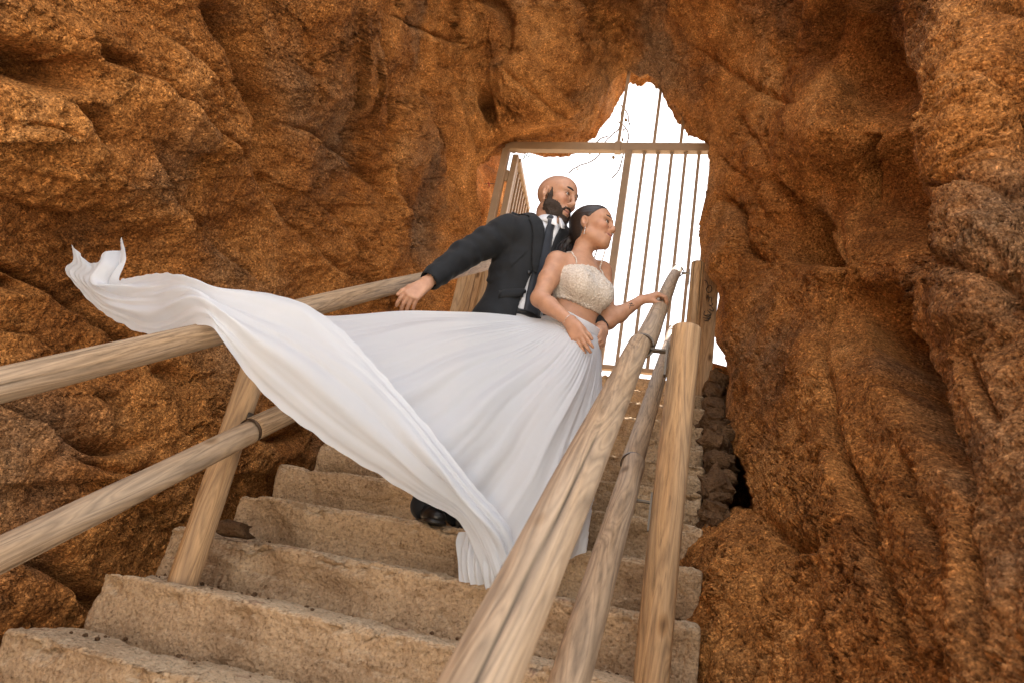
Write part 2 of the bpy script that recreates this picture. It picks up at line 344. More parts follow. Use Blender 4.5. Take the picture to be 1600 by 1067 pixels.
    # carved features: (points, half width px, depth m, sharpness) - crevices negative into the rock, ridges positive
    H = np.zeros(len(V))
    wob = np.stack([perlin(V * 3.1 + 5), perlin(V * 3.1 + 50)], 1) * 4 + np.stack([perlin(V * 11 + 5), perlin(V * 11 + 50)], 1) * 2
    qx, qy = pxf + wob[:, 0], pyf + wob[:, 1]
    def carve(pts, w, dep, p=1.0, side=0.0):
        P = catmull(pts, 6 * len(pts)); best = np.full(len(V), 1e9); sgn = np.zeros(len(V)); tt = np.zeros(len(V))
        m = (qx > P[:, 0].min() - 4 * w) & (qx < P[:, 0].max() + 4 * w) & (qy > P[:, 1].min() - 4 * w) & (qy < P[:, 1].max() + 4 * w)
        X, Y = qx[m], qy[m]; b = np.full(len(X), 1e9); sg = np.zeros(len(X)); tp = np.zeros(len(X))
        for k in range(len(P) - 1):
            a, e = P[k], P[k + 1]; dx, dy = e - a; L2 = dx * dx + dy * dy + 1e-9
            u = np.clip(((X - a[0]) * dx + (Y - a[1]) * dy) / L2, 0, 1); ex, ey = X - a[0] - u * dx, Y - a[1] - u * dy
            dd = ex * ex + ey * ey; cc = dd < b; b = np.where(cc, dd, b); sg = np.where(cc, np.sign(dx * ey - dy * ex), sg); tp = np.where(cc, (k + u) / (len(P) - 1), tp)
        b = np.sqrt(b); taper = np.clip(4 * np.minimum(tp, 1 - tp) + .15, 0, 1)
        prof = np.exp(-(b / w) ** (1.0 + p))
        h = -dep * (1.35 if w > 11 else 1.0) * prof
        if side: # a ledge: one side stands proud and falls away slowly
            h += side * 1.5 * np.where(sg > 0, sstep(0, .35 * w, b), 0) * np.exp(-(b / (7.0 * w + 15)))
        H[m] += h * taper
    LEFT = [([(-40, 80), (0, 92), (60, 112), (115, 122)], 22, .24, 1, .05), ([(70, 150), (110, 188), (148, 226)], 9, .09, .6, .04), ([(0, 188), (40, 190), (75, 205)], 4, .04, .3, .02),
            ([(100, 10), (110, 60), (128, 90), (185, 110), (250, 165), (335, 228), (360, 245)], 7, .06, .3, .05), ([(140, 78), (165, 95), (190, 106)], 9, .07, .8, 0),
            ([(300, 0), (345, 60), (362, 110), (392, 165), (400, 230), (395, 260)], 20, .15, .7, .06), ([(370, 170), (385, 240), (420, 330)], 22, .05, .8, .03),
            ([(583, -20), (578, 60), (582, 130), (592, 215), (608, 300), (628, 345), (636, 420)], 6, .055, .3, .05), ([(560, 160), (575, 260), (612, 330)], 20, .05, 1, -.03),
            ([(425, 190), (470, 205), (530, 240), (560, 275), (605, 300)], 5, .045, .3, .03), ([(380, 270), (430, 335), (480, 390), (520, 420), (560, 440)], 7, .05, .3, .05),
            ([(-40, 405), (0, 424), (50, 448), (100, 480), (150, 522), (215, 560), (240, 590)], 9, .09, .4, .05), ([(-30, 440), (0, 443), (24, 452)], 9, .13, .8, 0),
            ([(-20, 520), (30, 528), (75, 556)], 4, .03, .3, .02), ([(215, 570), (245, 605), (262, 648), (268, 700)], 5, .05, .3, .03), ([(235, 585), (262, 582), (280, 600)], 11, .08, 1, 0),
            ([(0, 632), (40, 660), (90, 700), (150, 712), (210, 700)], 12, .09, .5, .05), ([(60, 720), (150, 745), (260, 735)], 10, .05, .6, .03), ([(380, 660), (420, 690), (470, 680)], 12, .06, .8, .03),
            ([(0, 860), (80, 890), (140, 940), (200, 960)], 16, .08, .8, .03), ([(160, 440), (230, 470), (300, 465), (380, 500)], 8, .03, .5, .03),
            ([(180, 200), (230, 290), (265, 330), (330, 400), (420, 460)], 10, .03, .5, .05), ([(0, 300), (60, 330), (120, 330), (200, 280)], 9, .025, .5, -.02),
            ([(220, 40), (300, 110), (330, 175)], 10, .035, .5, .03), ([(430, 20), (450, 90), (510, 130)], 8, .025, .5, .02), ([(480, 300), (540, 360), (560, 430)], 9, .03, .5, .03),
            ([(600, 20), (680, 60), (720, 75), (745, 90)], 4, .04, .3, .02), ([(755, 148), (764, 165), (772, 195)], 9, .26, 1.5, 0), ([(700, 140), (720, 190), (745, 240)], 8, .05, .6, .04),
            ([(650, 120), (672, 200), (690, 260), (735, 330)], 14, .06, .7, .05), ([(690, 120), (720, 150), (740, 200)], 6, .03, .4, .02), ([(740, 0), (790, 30), (795, 100)], 14, .10, .8, .04),
            ([(738, 225), (765, 232), (790, 206)], 8, .09, .7, .03), ([(905, -10), (918, 25), (935, 60), (950, 85)], 7, .12, .5, .04), ([(870, 60), (915, 90), (955, 120)], 6, .04, .4, .02),
            ([(640, 60), (645, 120), (660, 200)], 18, .05, 1, .03), ([(830, 20), (840, 100), (880, 150), (930, 160)], 14, .04, .8, .03),
            ([(800, 120), (850, 160), (905, 190)], 7, .03, .4, .02), ([(545, 420), (600, 470), (640, 540)], 10, .04, .6, .03), ([(120, 610), (160, 650), (170, 700)], 8, .04, .6, .02)]
    RIGHT = [([(1368, -30), (1362, 25), (1346, 80), (1338, 150)], 18, .17, .9, .05), ([(1338, 205), (1350, 255), (1358, 300), (1362, 325)], 6, .12, .8, .03),
             ([(1236, 358), (1256, 368), (1280, 384)], 30, .42, 1.6, 0), ([(1200, 272), (1222, 300), (1244, 318)], 11, .16, 1.2, .03), ([(1240, 385), (1280, 395), (1310, 420)], 14, .12, 1, 0),
             ([(1150, 170), (1190, 240), (1205, 272)], 6, .05, .4, .03), ([(1120, 310), (1160, 330), (1172, 390), (1205, 412)], 8, .09, .6, .04), ([(1280, 0), (1296, 60), (1290, 110)], 12, .09, .9, .03),
             ([(1300, -10), (1320, 40), (1330, 60)], 16, .10, 1, 0), ([(1250, 0), (1240, 60), (1215, 100), (1215, 130)], 9, .08, .5, .05), ([(1340, 60), (1375, 120), (1405, 220), (1425, 330), (1430, 440)], 38, .17, 1.2, 0),
             ([(1390, 470), (1410, 530), (1440, 600), (1468, 655), (1492, 715)], 22, .36, 1, .06), ([(1290, 545), (1302, 625), (1335, 740), (1372, 845), (1402, 955), (1428, 1075)], 8, .11, .5, .06),
             ([(1526, 800), (1544, 880), (1565, 985), (1580, 1075)], 8, .09, .5, .05), ([(1415, 715), (1445, 790), (1482, 895)], 9, .07, .6, .05), ([(1500, 680), (1530, 760), (1535, 800)], 12, .07, .8, .03),
             ([(1310, 330), (1305, 430), (1285, 540)], 10, .07, .6, .03), 
             ([(1080, 60), (1130, 110), (1200, 150), (1260, 170)], 10, .05, .5, .04), ([(1110, 230), (1160, 270), (1190, 330)], 6, .04, .4, .03), ([(1490, 130), (1540, 140), (1600, 150)], 8, .06, .5, .04),
             ([(1500, 135), (1530, 160), (1560, 190), (1590, 270)], 6, .05, .4, .03), ([(1570, 30), (1600, 50), (1640, 60)], 12, .08, .8, .03), ([(1590, 190), (1620, 215)], 10, .08, 1, 0),
             ([(1480, 280), (1540, 320), (1600, 350)], 7, .03, .5, .03), ([(1470, 400), (1530, 430), (1600, 470)], 9, .035, .5, .03), 
             ([(1450, 960), (1490, 1020), (1510, 1075)], 9, .05, .6, .03),
             ([(1190, 800), (1240, 850), (1300, 860)], 10, .05, .6, -.03), ([(1540, 560), (1570, 620), (1600, 690)], 10, .05, .6, .03)]
    for a_, b_, c_, d_, e_ in LEFT: carve(a_, b_, c_ * 1.35, d_, e_ * 1.5)
    for L in RIGHT: carve(L[0], L[1], L[2] * 1.15, L[3], L[4] * .4)
    # bays and bosses
    def boss(x, y, rx, ry, h, rot=0.0):
        cs, sn = math.cos(rot), math.sin(rot); X, Y = qx - x, qy - y
        u = (X * cs + Y * sn) / rx; v = (-X * sn + Y * cs) / ry
        H[:] += .7 * h * np.exp(-(u * u + v * v))
    for B in [(850, 110, 110, 110, .16, 0), (60, 50, 90, 55, .10, .3), (250, 200, 160, 50, .07, .75), (470, 120, 90, 120, .07, .3), (640, 250, 45, 150, .08, .05), (120, 270, 160, 60, .07, .4),
              (130, 640, 120, 60, .09, .1), (90, 800, 150, 60, .08, .2), (390, 600, 130, 80, .06, .4), (1530, 220, 90, 160, .10, .2), (1290, 130, 40, 60, .06, 0), (1150, 380, 45, 60, .08, .2),
              (1160, 470, 50, 40, .06, 0), (1570, 600, 60, 140, .08, -.2), (1030, 60, 40, 40, .05, 0)]: boss(*B)
    # dark pocket under the overhang beside the stairs
    def poly_in(poly, X, Y, soft):
        P = np.array(poly, float); ins = np.zeros(len(X), bool); dist = np.full(len(X), 1e9)
        for k in range(len(P)):
            a, b = P[k], P[(k + 1) % len(P)]
            cond = ((a[1] > Y) != (b[1] > Y)) & (X < (b[0] - a[0]) * (Y - a[1]) / (b[1] - a[1] + 1e-9) + a[0]); ins ^= cond
            dx, dy = b - a; u = np.clip(((X - a[0]) * dx + (Y - a[1]) * dy) / (dx * dx + dy * dy), 0, 1)
            dist = np.minimum(dist, np.hypot(X - a[0] - u * dx, Y - a[1] - u * dy))
        return np.where(ins, np.clip(dist / soft, 0, 1), 0)
    pocket = poly_in([(1040, 600), (1136, 610), (1138, 668), (1156, 712), (1172, 760), (1184, 806), (1150, 798), (1130, 812), (1104, 828), (1040, 850)], pxf + wob[:, 0] * .4, pyf + wob[:, 1] * .4, 7)
    # relief noise: strata run down to the right on the left face, steeply on the right face
    rotm = Matrix.Rotation(math.radians(-38), 3, 'X') @ Matrix.Rotation(math.radians(10), 3, 'Z')
    Q = V @ np.array(rotm).T
    lft = 1 - sstep(1020, 1150, pxf)
    str1 = ridged(Q * np.array([1.3, .75, 2.4]), 4); bigN = fbm(V * .9 + 3, 3)
    rt = ridged(V @ np.array(Matrix.Rotation(math.radians(14), 3, 'Y')).T * np.array([2.2, 2.0, .8]) + 9, 4)
    mid = fbm(Q * np.array([4.5, 2.6, 7]), 4, .55); fine = fbm(V * 17, 4, .6); fin2 = ridged(V * 9 + 2, 3)
    blk = np.abs(perlin(Q * np.array([3.2, 2.2, 5.5]) + 90)); blk2 = np.abs(perlin(Q * np.array([8, 6, 12]) + 120)); blk3 = np.abs(perlin(V * 26 + 140))
    Nz = bigN * .055 + lft * (str1 * .013) + (1 - lft) * (rt * .006) + mid * .010 + fine * .0085 + fin2 * .006 + blk * .014 + blk2 * .014 + blk3 * .010
    wv_ = np.stack([fine, mid, fin2], 1) * .10
    Nz = Nz + facets(Q * np.array([2.0, 1.3, 3.4]) + wv_ * 1.2, 3) * (.018 + .014 * lft) + facets(Q * np.array([6.5, 4.2, 10]) + wv_ * 2, 9) * .012 + facets(V * 22 + wv_ * 2, 17) * .0062
    # cracks from thin zero lines of a stretched noise
    cr = np.abs(perlin(Q * np.array([1.6, 1.0, 3.0]) + 71 + .25 * np.stack([fine, fine, fine], 1))); Nz -= .03 * np.exp(-(cr / .025) ** 2) * sstep(-.2, .5, perlin(V * 1.3 + 40))
    fade = sstep(0, .035, np.tile(s, NT))
    out = V + N * ((H + Nz) * (.10 + .90 * fade))[:, None]
    out += dirs * (pocket * 1.1)[:, None]
    G = out.reshape(NT, NS, 3)
    # lip: from the near edge back to the far edge, then outwards behind
    Fd = depth  # noqa
    lipD = (G[:, 0] @ CF)
    rings = []
    base_w = G[:, 0]
    farD = np.maximum(lipD + .45, 5.35)
    dirf = (CF * F_PX + CR * (lipf[:, 0:1] - 800) + CU * (533.5 - lipf[:, 1:2])) / F_PX
    Fw = dirf * farD[:, None]
    back = []
    outw = (outer - lip); outw /= np.linalg.norm(outw, axis=1)[:, None]
    for k in range(NR, 0, -1):
        u = k / NR
        W = base_w + (Fw - base_w) * u
        # bulge the lip outwards so that it is rounded
        bul = math.sin(u * math.pi) * .03
        W = W + (CR * outw[:, 0:1] - CU * outw[:, 1:2]) * bul
        nz = (fbm(W * 6 + 4, 4, .6) * .05 + ridged(W * 14, 3) * .016)
        W = W + (CR * outw[:, 0:1] - CU * outw[:, 1:2]) * (nz * (1 if k < NR else .6))[:, None] * (.5 + .5 * math.sin(min(1, u * 1.5) * math.pi / 2))
        back.append(W)
    ext = []  # outer back of the shell
    for k in range(14, 0, -1):
        u = k / 14
        W = Fw + (CR * outw[:, 0:1] - CU * outw[:, 1:2]) * (u * 2.6) + np.array([-.1, .9, 0]) * (u * 1.2) * (1 - .4 * u)
        W = W + fbm(W * 1.5, 4)[:, None] * outw[:, 0:1] * 0 + np.array([0, 1, 0]) * (fbm(W * 1.7, 4) * .15)[:, None]
        ext.append(W)
    full = np.concatenate([np.stack(ext, 1), np.stack(back, 1), G], 1)
    nv = full.shape[1]
    fc = grid_faces(NT, nv, wrap_u=True)
    me = mesh_np('rock_wall', full.reshape(-1, 3), fc)
    o = link('rock_wall', me, M['rock']); tag(o, kind='structure')
    return o
build_rock()
def boulder(name, c, rad, seed, mat, n=90):
    th, ph = np.meshgrid(np.linspace(0, 2 * np.pi, 2 * n, endpoint=False), np.linspace(.02, np.pi - .02, n), indexing='ij')
    D = np.stack([np.cos(th) * np.sin(ph), np.sin(th) * np.sin(ph), np.cos(ph)], -1).reshape(-1, 3); P = D * np.array(rad)
    P = P * (1 + fbm(P * .9 + seed, 4)[:, None] * .16 + ridged(P * 2.3 + seed, 3)[:, None] * .04) + np.array(c)
    return tag(link(name, mesh_np(name, P, grid_faces(2 * n, n, wrap_u=True)), mat), kind='structure')
boulder('unseen_cliff', (4.1, 3.9, 1.5), (2.5, 2.7, 6.5), 44, M['rock'])
boulder('unseen_cliff', (-4.7, -2.2, 1.5), (1.95, 3.6, 5.2), 30, M['rock'])  # added out of view behind the camera to block sky light from the left
boulder('sun_block_rock', (-2.75, 6.9, 6.75), (1.35, 1.0, 1.15), 4, M['rock'])  # unseen rock added to keep sun patches off the left wall
q_ = aY(762, 300, 6.3); boulder('outer_rock', (q_[0] - .52, 6.5, q_[2] - .75), (.80, .75, 1.7), 12, M['rock_far'])

# ------------------------------------------------------------------ ground, landing, stairs
STEP_Y0, TREAD, SLOPE, DROP = 2.02, .28, .655, 1.5
RISE = TREAD * SLOPE
def nose(k): return STEP_Y0 + TREAD * k, -DROP + SLOPE * (STEP_Y0 + TREAD * k)
XL, XR = -1.87, .085

def sheet(name, x0, x1, y0, y1, nx, ny, hfun, mat, kind='structure'):
    xs, ys = np.linspace(x0, x1, nx), np.linspace(y0, y1, ny); gx, gy = np.meshgrid(xs, ys, indexing='ij')
    V = np.stack([gx.ravel(), gy.ravel(), hfun(gx.ravel(), gy.ravel())], 1)
    o = link(name, mesh_np(name, V, grid_faces(nx, ny)), mat); return tag(o, kind=kind)
g = np.concatenate([[-1500, -400, -120, -40], np.linspace(-16, 16, 70), [40, 120, 400, 1500]])
gx, gy = np.meshgrid(g, g, indexing='ij'); gx, gy = gx.ravel(), gy.ravel()
gz = -3.6 + fbm(np.stack([gx * .12, gy * .12, gx * 0], 1), 3) * .25
tag(link('ground', mesh_np('ground', np.stack([gx, gy, gz], 1), grid_faces(len(g), len(g))), M['sand']), kind='structure')
ztop = nose(10)[1]
sheet('landing', -6, 3.2, nose(10)[0] + .25, 13, 90, 80, lambda x, y: ztop - .02 + fbm(np.stack([x * 1.5, y * 1.5, x * 0], 1), 4) * .03 - .08 * np.clip(y - 9, 0, 9), M['sand'])

def build_stairs():
    root = empty('staircase', (0, 0, 0)); tag(root, kind='structure')
    for k in range(-9, 11):
        y, z = nose(k); r = np.random.default_rng(100 + k)
        d = TREAD + .10; h = RISE + .14
        # closed profile: riser foot -> nose -> back of the tread -> down
        pr = [(.012 + .004 * r.normal(), -h)] + [(.010 - .010 * t + .006 * math.sin(t * 9 + k), -h + (h - .018) * t) for t in np.linspace(.04, 1, 40)]
        pr += [(.018 - .018 * math.cos(a), -.018 + .018 * math.sin(a)) for a in np.linspace(.3, math.pi / 2, 5)]
        pr += [(.018 + (d - .018) * t, .004 * math.sin(t * 5)) for t in np.linspace(.04, 1, 34)]
        pr += [(d, -h * .5), (d, -h), (d * .5, -h)]
        pr = np.array(pr); n = len(pr); nx = 340 if k > -4 else 60
        u = np.linspace(0, 1, nx); xl = XL + r.normal() * .012; xr = XR + r.normal() * .006
        u = np.sort(np.concatenate([u[6:-6], np.array([0, .0015, .004, .008, .013, .019]), 1 - np.array([0, .0015, .004, .008, .013, .019])])); nx = len(u)
        X = xl + (xr - xl) * u
        end = np.minimum(u, 1 - u) * (xr - xl); shr = np.sqrt(np.clip(1 - np.clip(1 - end / .03, 0, 1) ** 2, 0, 1)) # rounded ends
        yc, zc = d * .45, -h * .5
        Y = y + yc + (pr[None, :, 0] - yc) * (.90 + .10 * shr[:, None]); Z = z + zc + (pr[None, :, 1] - zc) * (.94 + .06 * shr[:, None])
        V = np.stack([np.repeat(X, n), Y.ravel(), Z.ravel()], 1)
        nrm = np.stack([np.zeros(n), np.gradient(pr[:, 1]), -np.gradient(pr[:, 0])], 1); nrm /= np.linalg.norm(nrm, axis=1)[:, None] + 1e-9; nrm *= -1 if nrm[10, 1] > 0 else 1
        NN = np.tile(nrm, (nx, 1)); front = np.tile(np.concatenate([np.ones(n - 3), np.zeros(3)]), nx)
        nearnose = np.exp(-((V[:, 1] - y) ** 2 + (V[:, 2] - z) ** 2) / .05 ** 2)
        P = V + 3.7 * k
        disp = fbm(P * 1.6, 2) * .005 + fbm(P * 13, 4, .6) * .0045 + fbm(P * 48, 3, .65) * .0036 - np.clip(perlin(P * 30 + 5) - .25, 0, 1) * .014
        disp -= nearnose * (np.clip(fbm(P * np.array([5, 8, 8]), 4, .6) - .06, 0, 1) * .075)          # chipped edge
        chip = np.clip(perlin(P * np.array([2.2, 3.5, 4.0]) + 8) - .24, 0, 1); disp -= chip * .085       # broken patches
        crk = np.abs(perlin(P * np.array([1.7, .6, .6]) + 21)); disp -= .012 * np.exp(-(crk / .018) ** 2) * (perlin(P * 1.1 + 60) > .1)
        course = np.exp(-((V[:, 2] - (z - .11 + .02 * perlin(np.stack([V[:, 0] * 1.4, V[:, 0] * 0 + k, V[:, 0] * 0], 1)))) / .006) ** 2); disp -= .006 * course * sstep(-.1, .3, perlin(P * 1.5 + 33))
        V = V + NN * (disp * front)[:, None]
        Fc = grid_faces(nx, n, wrap_v=True)
        me = mesh_np('step', V, Fc)
        bm = bmesh.new(); bm.from_mesh(me); bm.verts.ensure_lookup_table()
        for e0 in (0, (nx - 1) * n):
            c = sum((bm.verts[e0 + i].co for i in range(n)), Vector()) / n; cv = bm.verts.new(c); bm.verts.ensure_lookup_table()
            for i in range(n): bm.faces.new((bm.verts[e0 + i], bm.verts[e0 + (i + 1) % n], cv))
        bmesh.ops.recalc_face_normals(bm, faces=bm.faces); bm.to_mesh(me); bm.free()
        link('step', me, M['step'], root)
build_stairs()

# ------------------------------------------------------------------ SDF modelling: round primitives blended and meshed
class Field:
    def __init__(s, lo, hi, h):
        s.lo = np.array(lo, float); s.h = h; s.n = np.ceil((np.array(hi) - s.lo) / h).astype(int) + 1
        s.F = np.full(s.n, .3, np.float32); s.ax = [s.lo[i] + h * np.arange(s.n[i]) for i in range(3)]
    def sub(s, lo, hi):
        a = np.clip(np.floor((np.array(lo) - s.lo) / s.h).astype(int), 0, s.n); b = np.clip(np.ceil((np.array(hi) - s.lo) / s.h).astype(int) + 1, 0, s.n)
        sl = tuple(slice(a[i], b[i]) for i in range(3))
        return sl, [s.ax[0][sl[0]][:, None, None], s.ax[1][sl[1]][None, :, None], s.ax[2][sl[2]][None, None, :]]
    def put(s, fn, lo, hi, k=0.0, op='add'):
        pad = max(k, .001) * 1.0 + 2.5 * s.h
        sl, (x, y, z) = s.sub(np.array(lo) - pad, np.array(hi) + pad)
        A = s.F[sl]
        if A.size == 0: return
        d = fn(x, y, z).astype(np.float32)
        if op == 'add':
            r = np.minimum(A, d)
            if k: hh = np.maximum(k - np.abs(A - d), 0) / k; r = r - hh * hh * k * .25
        elif op == 'cut':
            r = np.maximum(A, -d)
            if k: hh = np.maximum(k - np.abs(A + d), 0) / k; r = r + hh * hh * k * .25
        s.F[sl] = r
    def cone(s, a, b, r1, r2, k=.02, op='add', sc=None):
        a = np.array(a, float); b = np.array(b, float); ba = b - a; L2 = ba @ ba + 1e-12
        def fn(x, y, z):
            t = np.clip(((x - a[0]) * ba[0] + (y - a[1]) * ba[1] + (z - a[2]) * ba[2]) / L2, 0, 1)
            return np.sqrt((x - a[0] - t * ba[0]) ** 2 + (y - a[1] - t * ba[1]) ** 2 + (z - a[2] - t * ba[2]) ** 2) - (r1 + (r2 - r1) * t)
        R = max(r1, r2); s.put(fn, np.minimum(a, b) - R, np.maximum(a, b) + R, k, op)
    def chain(s, pts, k=.02, op='add'):
        for (a, r1), (b, r2) in zip(pts[:-1], pts[1:]): s.cone(a, b, r1, r2, k, op)
    def ell(s, c, rad, rot=None, k=.02, op='add'):
        c = np.array(c, float); rad = np.array(rad, float); Rm = np.eye(3) if rot is None else np.array(rot, float)   # columns = axes
        def fn(x, y, z):
            X, Y, Z_ = x - c[0], y - c[1], z - c[2]
            u = [(X * Rm[0, i] + Y * Rm[1, i] + Z_ * Rm[2, i]) for i in range(3)]
            k0 = np.sqrt(sum((u[i] / rad[i]) ** 2 for i in range(3))); k1 = np.sqrt(sum((u[i] / rad[i] ** 2) ** 2 for i in range(3)))
            return k0 * (k0 - 1) / (k1 + 1e-6)
        R = np.abs(Rm) @ rad; s.put(fn, c - R, c + R, k, op)
    def mesh(s):
        F = s.F; nx, ny, nz = F.shape; S = F < 0
        any_ = np.zeros((nx - 1, ny - 1, nz - 1), bool); all_ = np.ones_like(any_)
        cs = [(i, j, k) for i in (0, 1) for j in (0, 1) for k in (0, 1)]
        for i, j, k in cs:
            q = S[i:nx - 1 + i, j:ny - 1 + j, k:nz - 1 + k]; any_ |= q; all_ &= q
        act = any_ & ~all_; I = np.argwhere(act); idx = np.full(act.shape, -1, np.int32); idx[act] = np.arange(len(I))
        vals = np.stack([F[I[:, 0] + i, I[:, 1] + j, I[:, 2] + k] for i, j, k in cs], 1)
        acc = np.zeros((len(I), 3)); cnt = np.zeros(len(I))
        for a in range(8):
            for b in range(a + 1, 8):
                d = [cs[b][m] - cs[a][m] for m in range(3)]
                if sum(map(abs, d)) != 1: continue
                va, vb = vals[:, a], vals[:, b]; c = (va < 0) != (vb < 0); t = np.where(c, va / (va - vb + 1e-12), 0)
                p = np.array(cs[a])[None] + t[:, None] * np.array(d)[None]; acc += p * c[:, None]; cnt += c
        V = (I + acc / cnt[:, None]) * s.h + s.lo; Q = []
        for ax in range(3):
            sl0 = [slice(1, -1)] * 3; sl1 = [slice(1, -1)] * 3; sl0[ax] = slice(0, -1); sl1[ax] = slice(1, None)
            s0 = S[tuple(sl0)]; s1 = S[tuple(sl1)]
            E = np.argwhere(s0 != s1); 
            if not len(E): continue
            o = np.ones(3, int); o[ax] = 0; E = E + o; b, c = [(1, 2), (2, 0), (0, 1)][ax]
            def at(db, dc):
                J = E.copy(); J[:, b] -= db; J[:, c] -= dc; return idx[J[:, 0], J[:, 1], J[:, 2]]
            q = np.stack([at(1, 1), at(0, 1), at(0, 0), at(1, 0)], 1); fl = S[E[:, 0], E[:, 1], E[:, 2]]
            q[~fl] = q[~fl][:, ::-1]; Q.append(q)
        Q = np.concatenate(Q); Q = Q[(Q >= 0).all(1)]
        return V, Q

# ------------------------------------------------------------------ logs
def log_mesh(L, r0, r1, seed, nseg=40, crack=1, bend=.006, flat=0):
    """round timber along local Z from 0 to L, with drying cracks and slightly uneven girth"""
    nl = max(24, int(L / .018)); r_ = np.random.default_rng(seed)
    zs = np.concatenate([[0, 0], np.linspace(0, L, nl), [L, L]]); rad = np.interp(zs, [0, L], [r0, r1])
    bev = np.ones(len(zs)); bev[0] = 0; bev[1] = .93; bev[-1] = 0; bev[-2] = .93
    zz = zs.copy(); zz[0] -= .004; zz[1] -= .004; zz[-1] += .004; zz[-2] += .004
    th = np.linspace(0, 2 * np.pi, nseg, endpoint=False)
    T, Zg = np.meshgrid(th, zz, indexing='ij'); Rg = np.broadcast_to((rad * bev)[None], T.shape).copy()
    P = np.stack([np.cos(T) * 1.2, np.sin(T) * 1.2, Zg * 1.6], -1).reshape(-1, 3) + seed * 3.1
    Rg *= 1 + (fbm(P, 3) * .035).reshape(T.shape) * (bev > .5)
    P2 = np.stack([np.cos(T) * 6, np.sin(T) * 6, Zg * 2.2], -1).reshape(-1, 3) + seed; Rg *= 1 + (fbm(P2, 3) * .012).reshape(T.shape)
    mask = np.ones(T.shape)
    for c in range(crack):
        t0 = r_.uniform(0, 6.28); z0 = r_.uniform(-.2, L * .85); ln = r_.uniform(.5, 1.2)
        tc = t0 + .25 * perlin(np.stack([Zg.ravel() * 1.3, Zg.ravel() * 0 + seed + c, Zg.ravel() * 0], 1)).reshape(T.shape)
        dt = (T - tc + np.pi) % (2 * np.pi) - np.pi; on = sstep(z0, z0 + .15, Zg) * (1 - sstep(z0 + ln, z0 + ln + .3, Zg)); Rg *= 1 - .13 * np.exp(-(dt / .06) ** 2) * on; mask = mask * (1 - .8 * np.exp(-(dt / .045) ** 2) * on)  # shade inside the cracks is also painted into the colour
    bx = bend * np.sin(Zg / max(L, .1) * 3.14 + seed); by = bend * np.sin(Zg / max(L, .1) * 5 + seed * 2)
    V = np.stack([Rg * np.cos(T) + bx, Rg * np.sin(T) + by, Zg], -1)
    me = mesh_np('log', V.reshape(-1, 3), grid_faces(nseg, len(zz), wrap_u=True)); col_attr(me, np.repeat(mask.reshape(-1, 1), 3, 1)); return me
def place_log(name, a, b, r0, r1, mat, parent, seed, **kw):
    a, b = Vector(a), Vector(b); L = (b - a).length
    me = log_mesh(L, r0, r1, seed, **kw); o = link(name, me, mat, parent)
    o.rotation_mode = 'QUATERNION'; o.rotation_quaternion = (b - a).to_track_quat('Z', 'Y'); o.location = a - (parent.location if parent else Vector())
    return o
def tube(name, pts, r, mat, parent=None, n=8, closed=False, rads=None):
    P = np.asarray(pts, float); k = len(P); T = np.gradient(P, axis=0)
    if closed: T = np.roll(P, -1, 0) - np.roll(P, 1, 0)
    T /= np.linalg.norm(T, axis=1)[:, None] + 1e-12
    up = np.array([0, 0, 1.]) if abs(T[0, 2]) < .9 else np.array([1., 0, 0]); A = np.cross(T, up); A /= np.linalg.norm(A, axis=1)[:, None] + 1e-12; B = np.cross(T, A)
    R = np.full(k, r) if rads is None else np.asarray(rads); th = np.linspace(0, 2 * np.pi, n, endpoint=False)
    V = P[:, None] + R[:, None, None] * (np.cos(th)[None, :, None] * A[:, None] + np.sin(th)[None, :, None] * B[:, None])
    V = V.reshape(-1, 3); Fc = grid_faces(k, n, wrap_u=closed, wrap_v=True)
    if not closed:
        V = np.vstack([V, P[:1], P[-1:]]); j = np.arange(n); j1 = (j + 1) % n
        caps = np.concatenate([np.stack([j1, j, np.full(n, k * n), np.full(n, k * n)], 1), np.stack([(k - 1) * n + j, (k - 1) * n + j1, np.full(n, k * n + 1), np.full(n, k * n + 1)], 1)])
        me = bpy.data.meshes.new(name); me.from_pydata(V.tolist(), [], Fc.tolist() + [list(c[:3]) for c in caps]); me.update()
    else: me = mesh_np(name, V, Fc)
    return link(name, me, mat, parent)
def box_obj(name, c, size, mat, parent=None, rot=None, bev=.003):
    bm = bmesh.new(); bmesh.ops.create_cube(bm, size=1); bmesh.ops.scale(bm, vec=Vector(size), verts=bm.verts)
    if bev: bmesh.ops.bevel(bm, geom=bm.edges, offset=bev, segments=2, affect='EDGES')
    me = bpy.data.meshes.new(name); bm.to_mesh(me); bm.free(); o = link(name, me, mat, parent, smooth=False)
    o.location = Vector(c) - (parent.location if parent else Vector())
    if rot is not None: o.rotation_euler = rot
    return o

def ring_band(name, centre, axis, r, w, mat, parent):
    a = Vector(axis).normalized(); q = a.to_track_quat('Z', 'Y'); th = np.linspace(0, 2 * np.pi, 32, endpoint=False)
    prof = [(r, -w / 2), (r + .003, -w / 2), (r + .003, w / 2), (r, w / 2)]
    V = np.array([[q @ Vector((p[0] * math.cos(t), p[0] * math.sin(t), p[1])) + Vector(centre) for p in prof] for t in th]).reshape(-1, 3)
    return link(name, mesh_np(name, V, grid_faces(32, 4, True, True)), mat, parent, smooth=False)

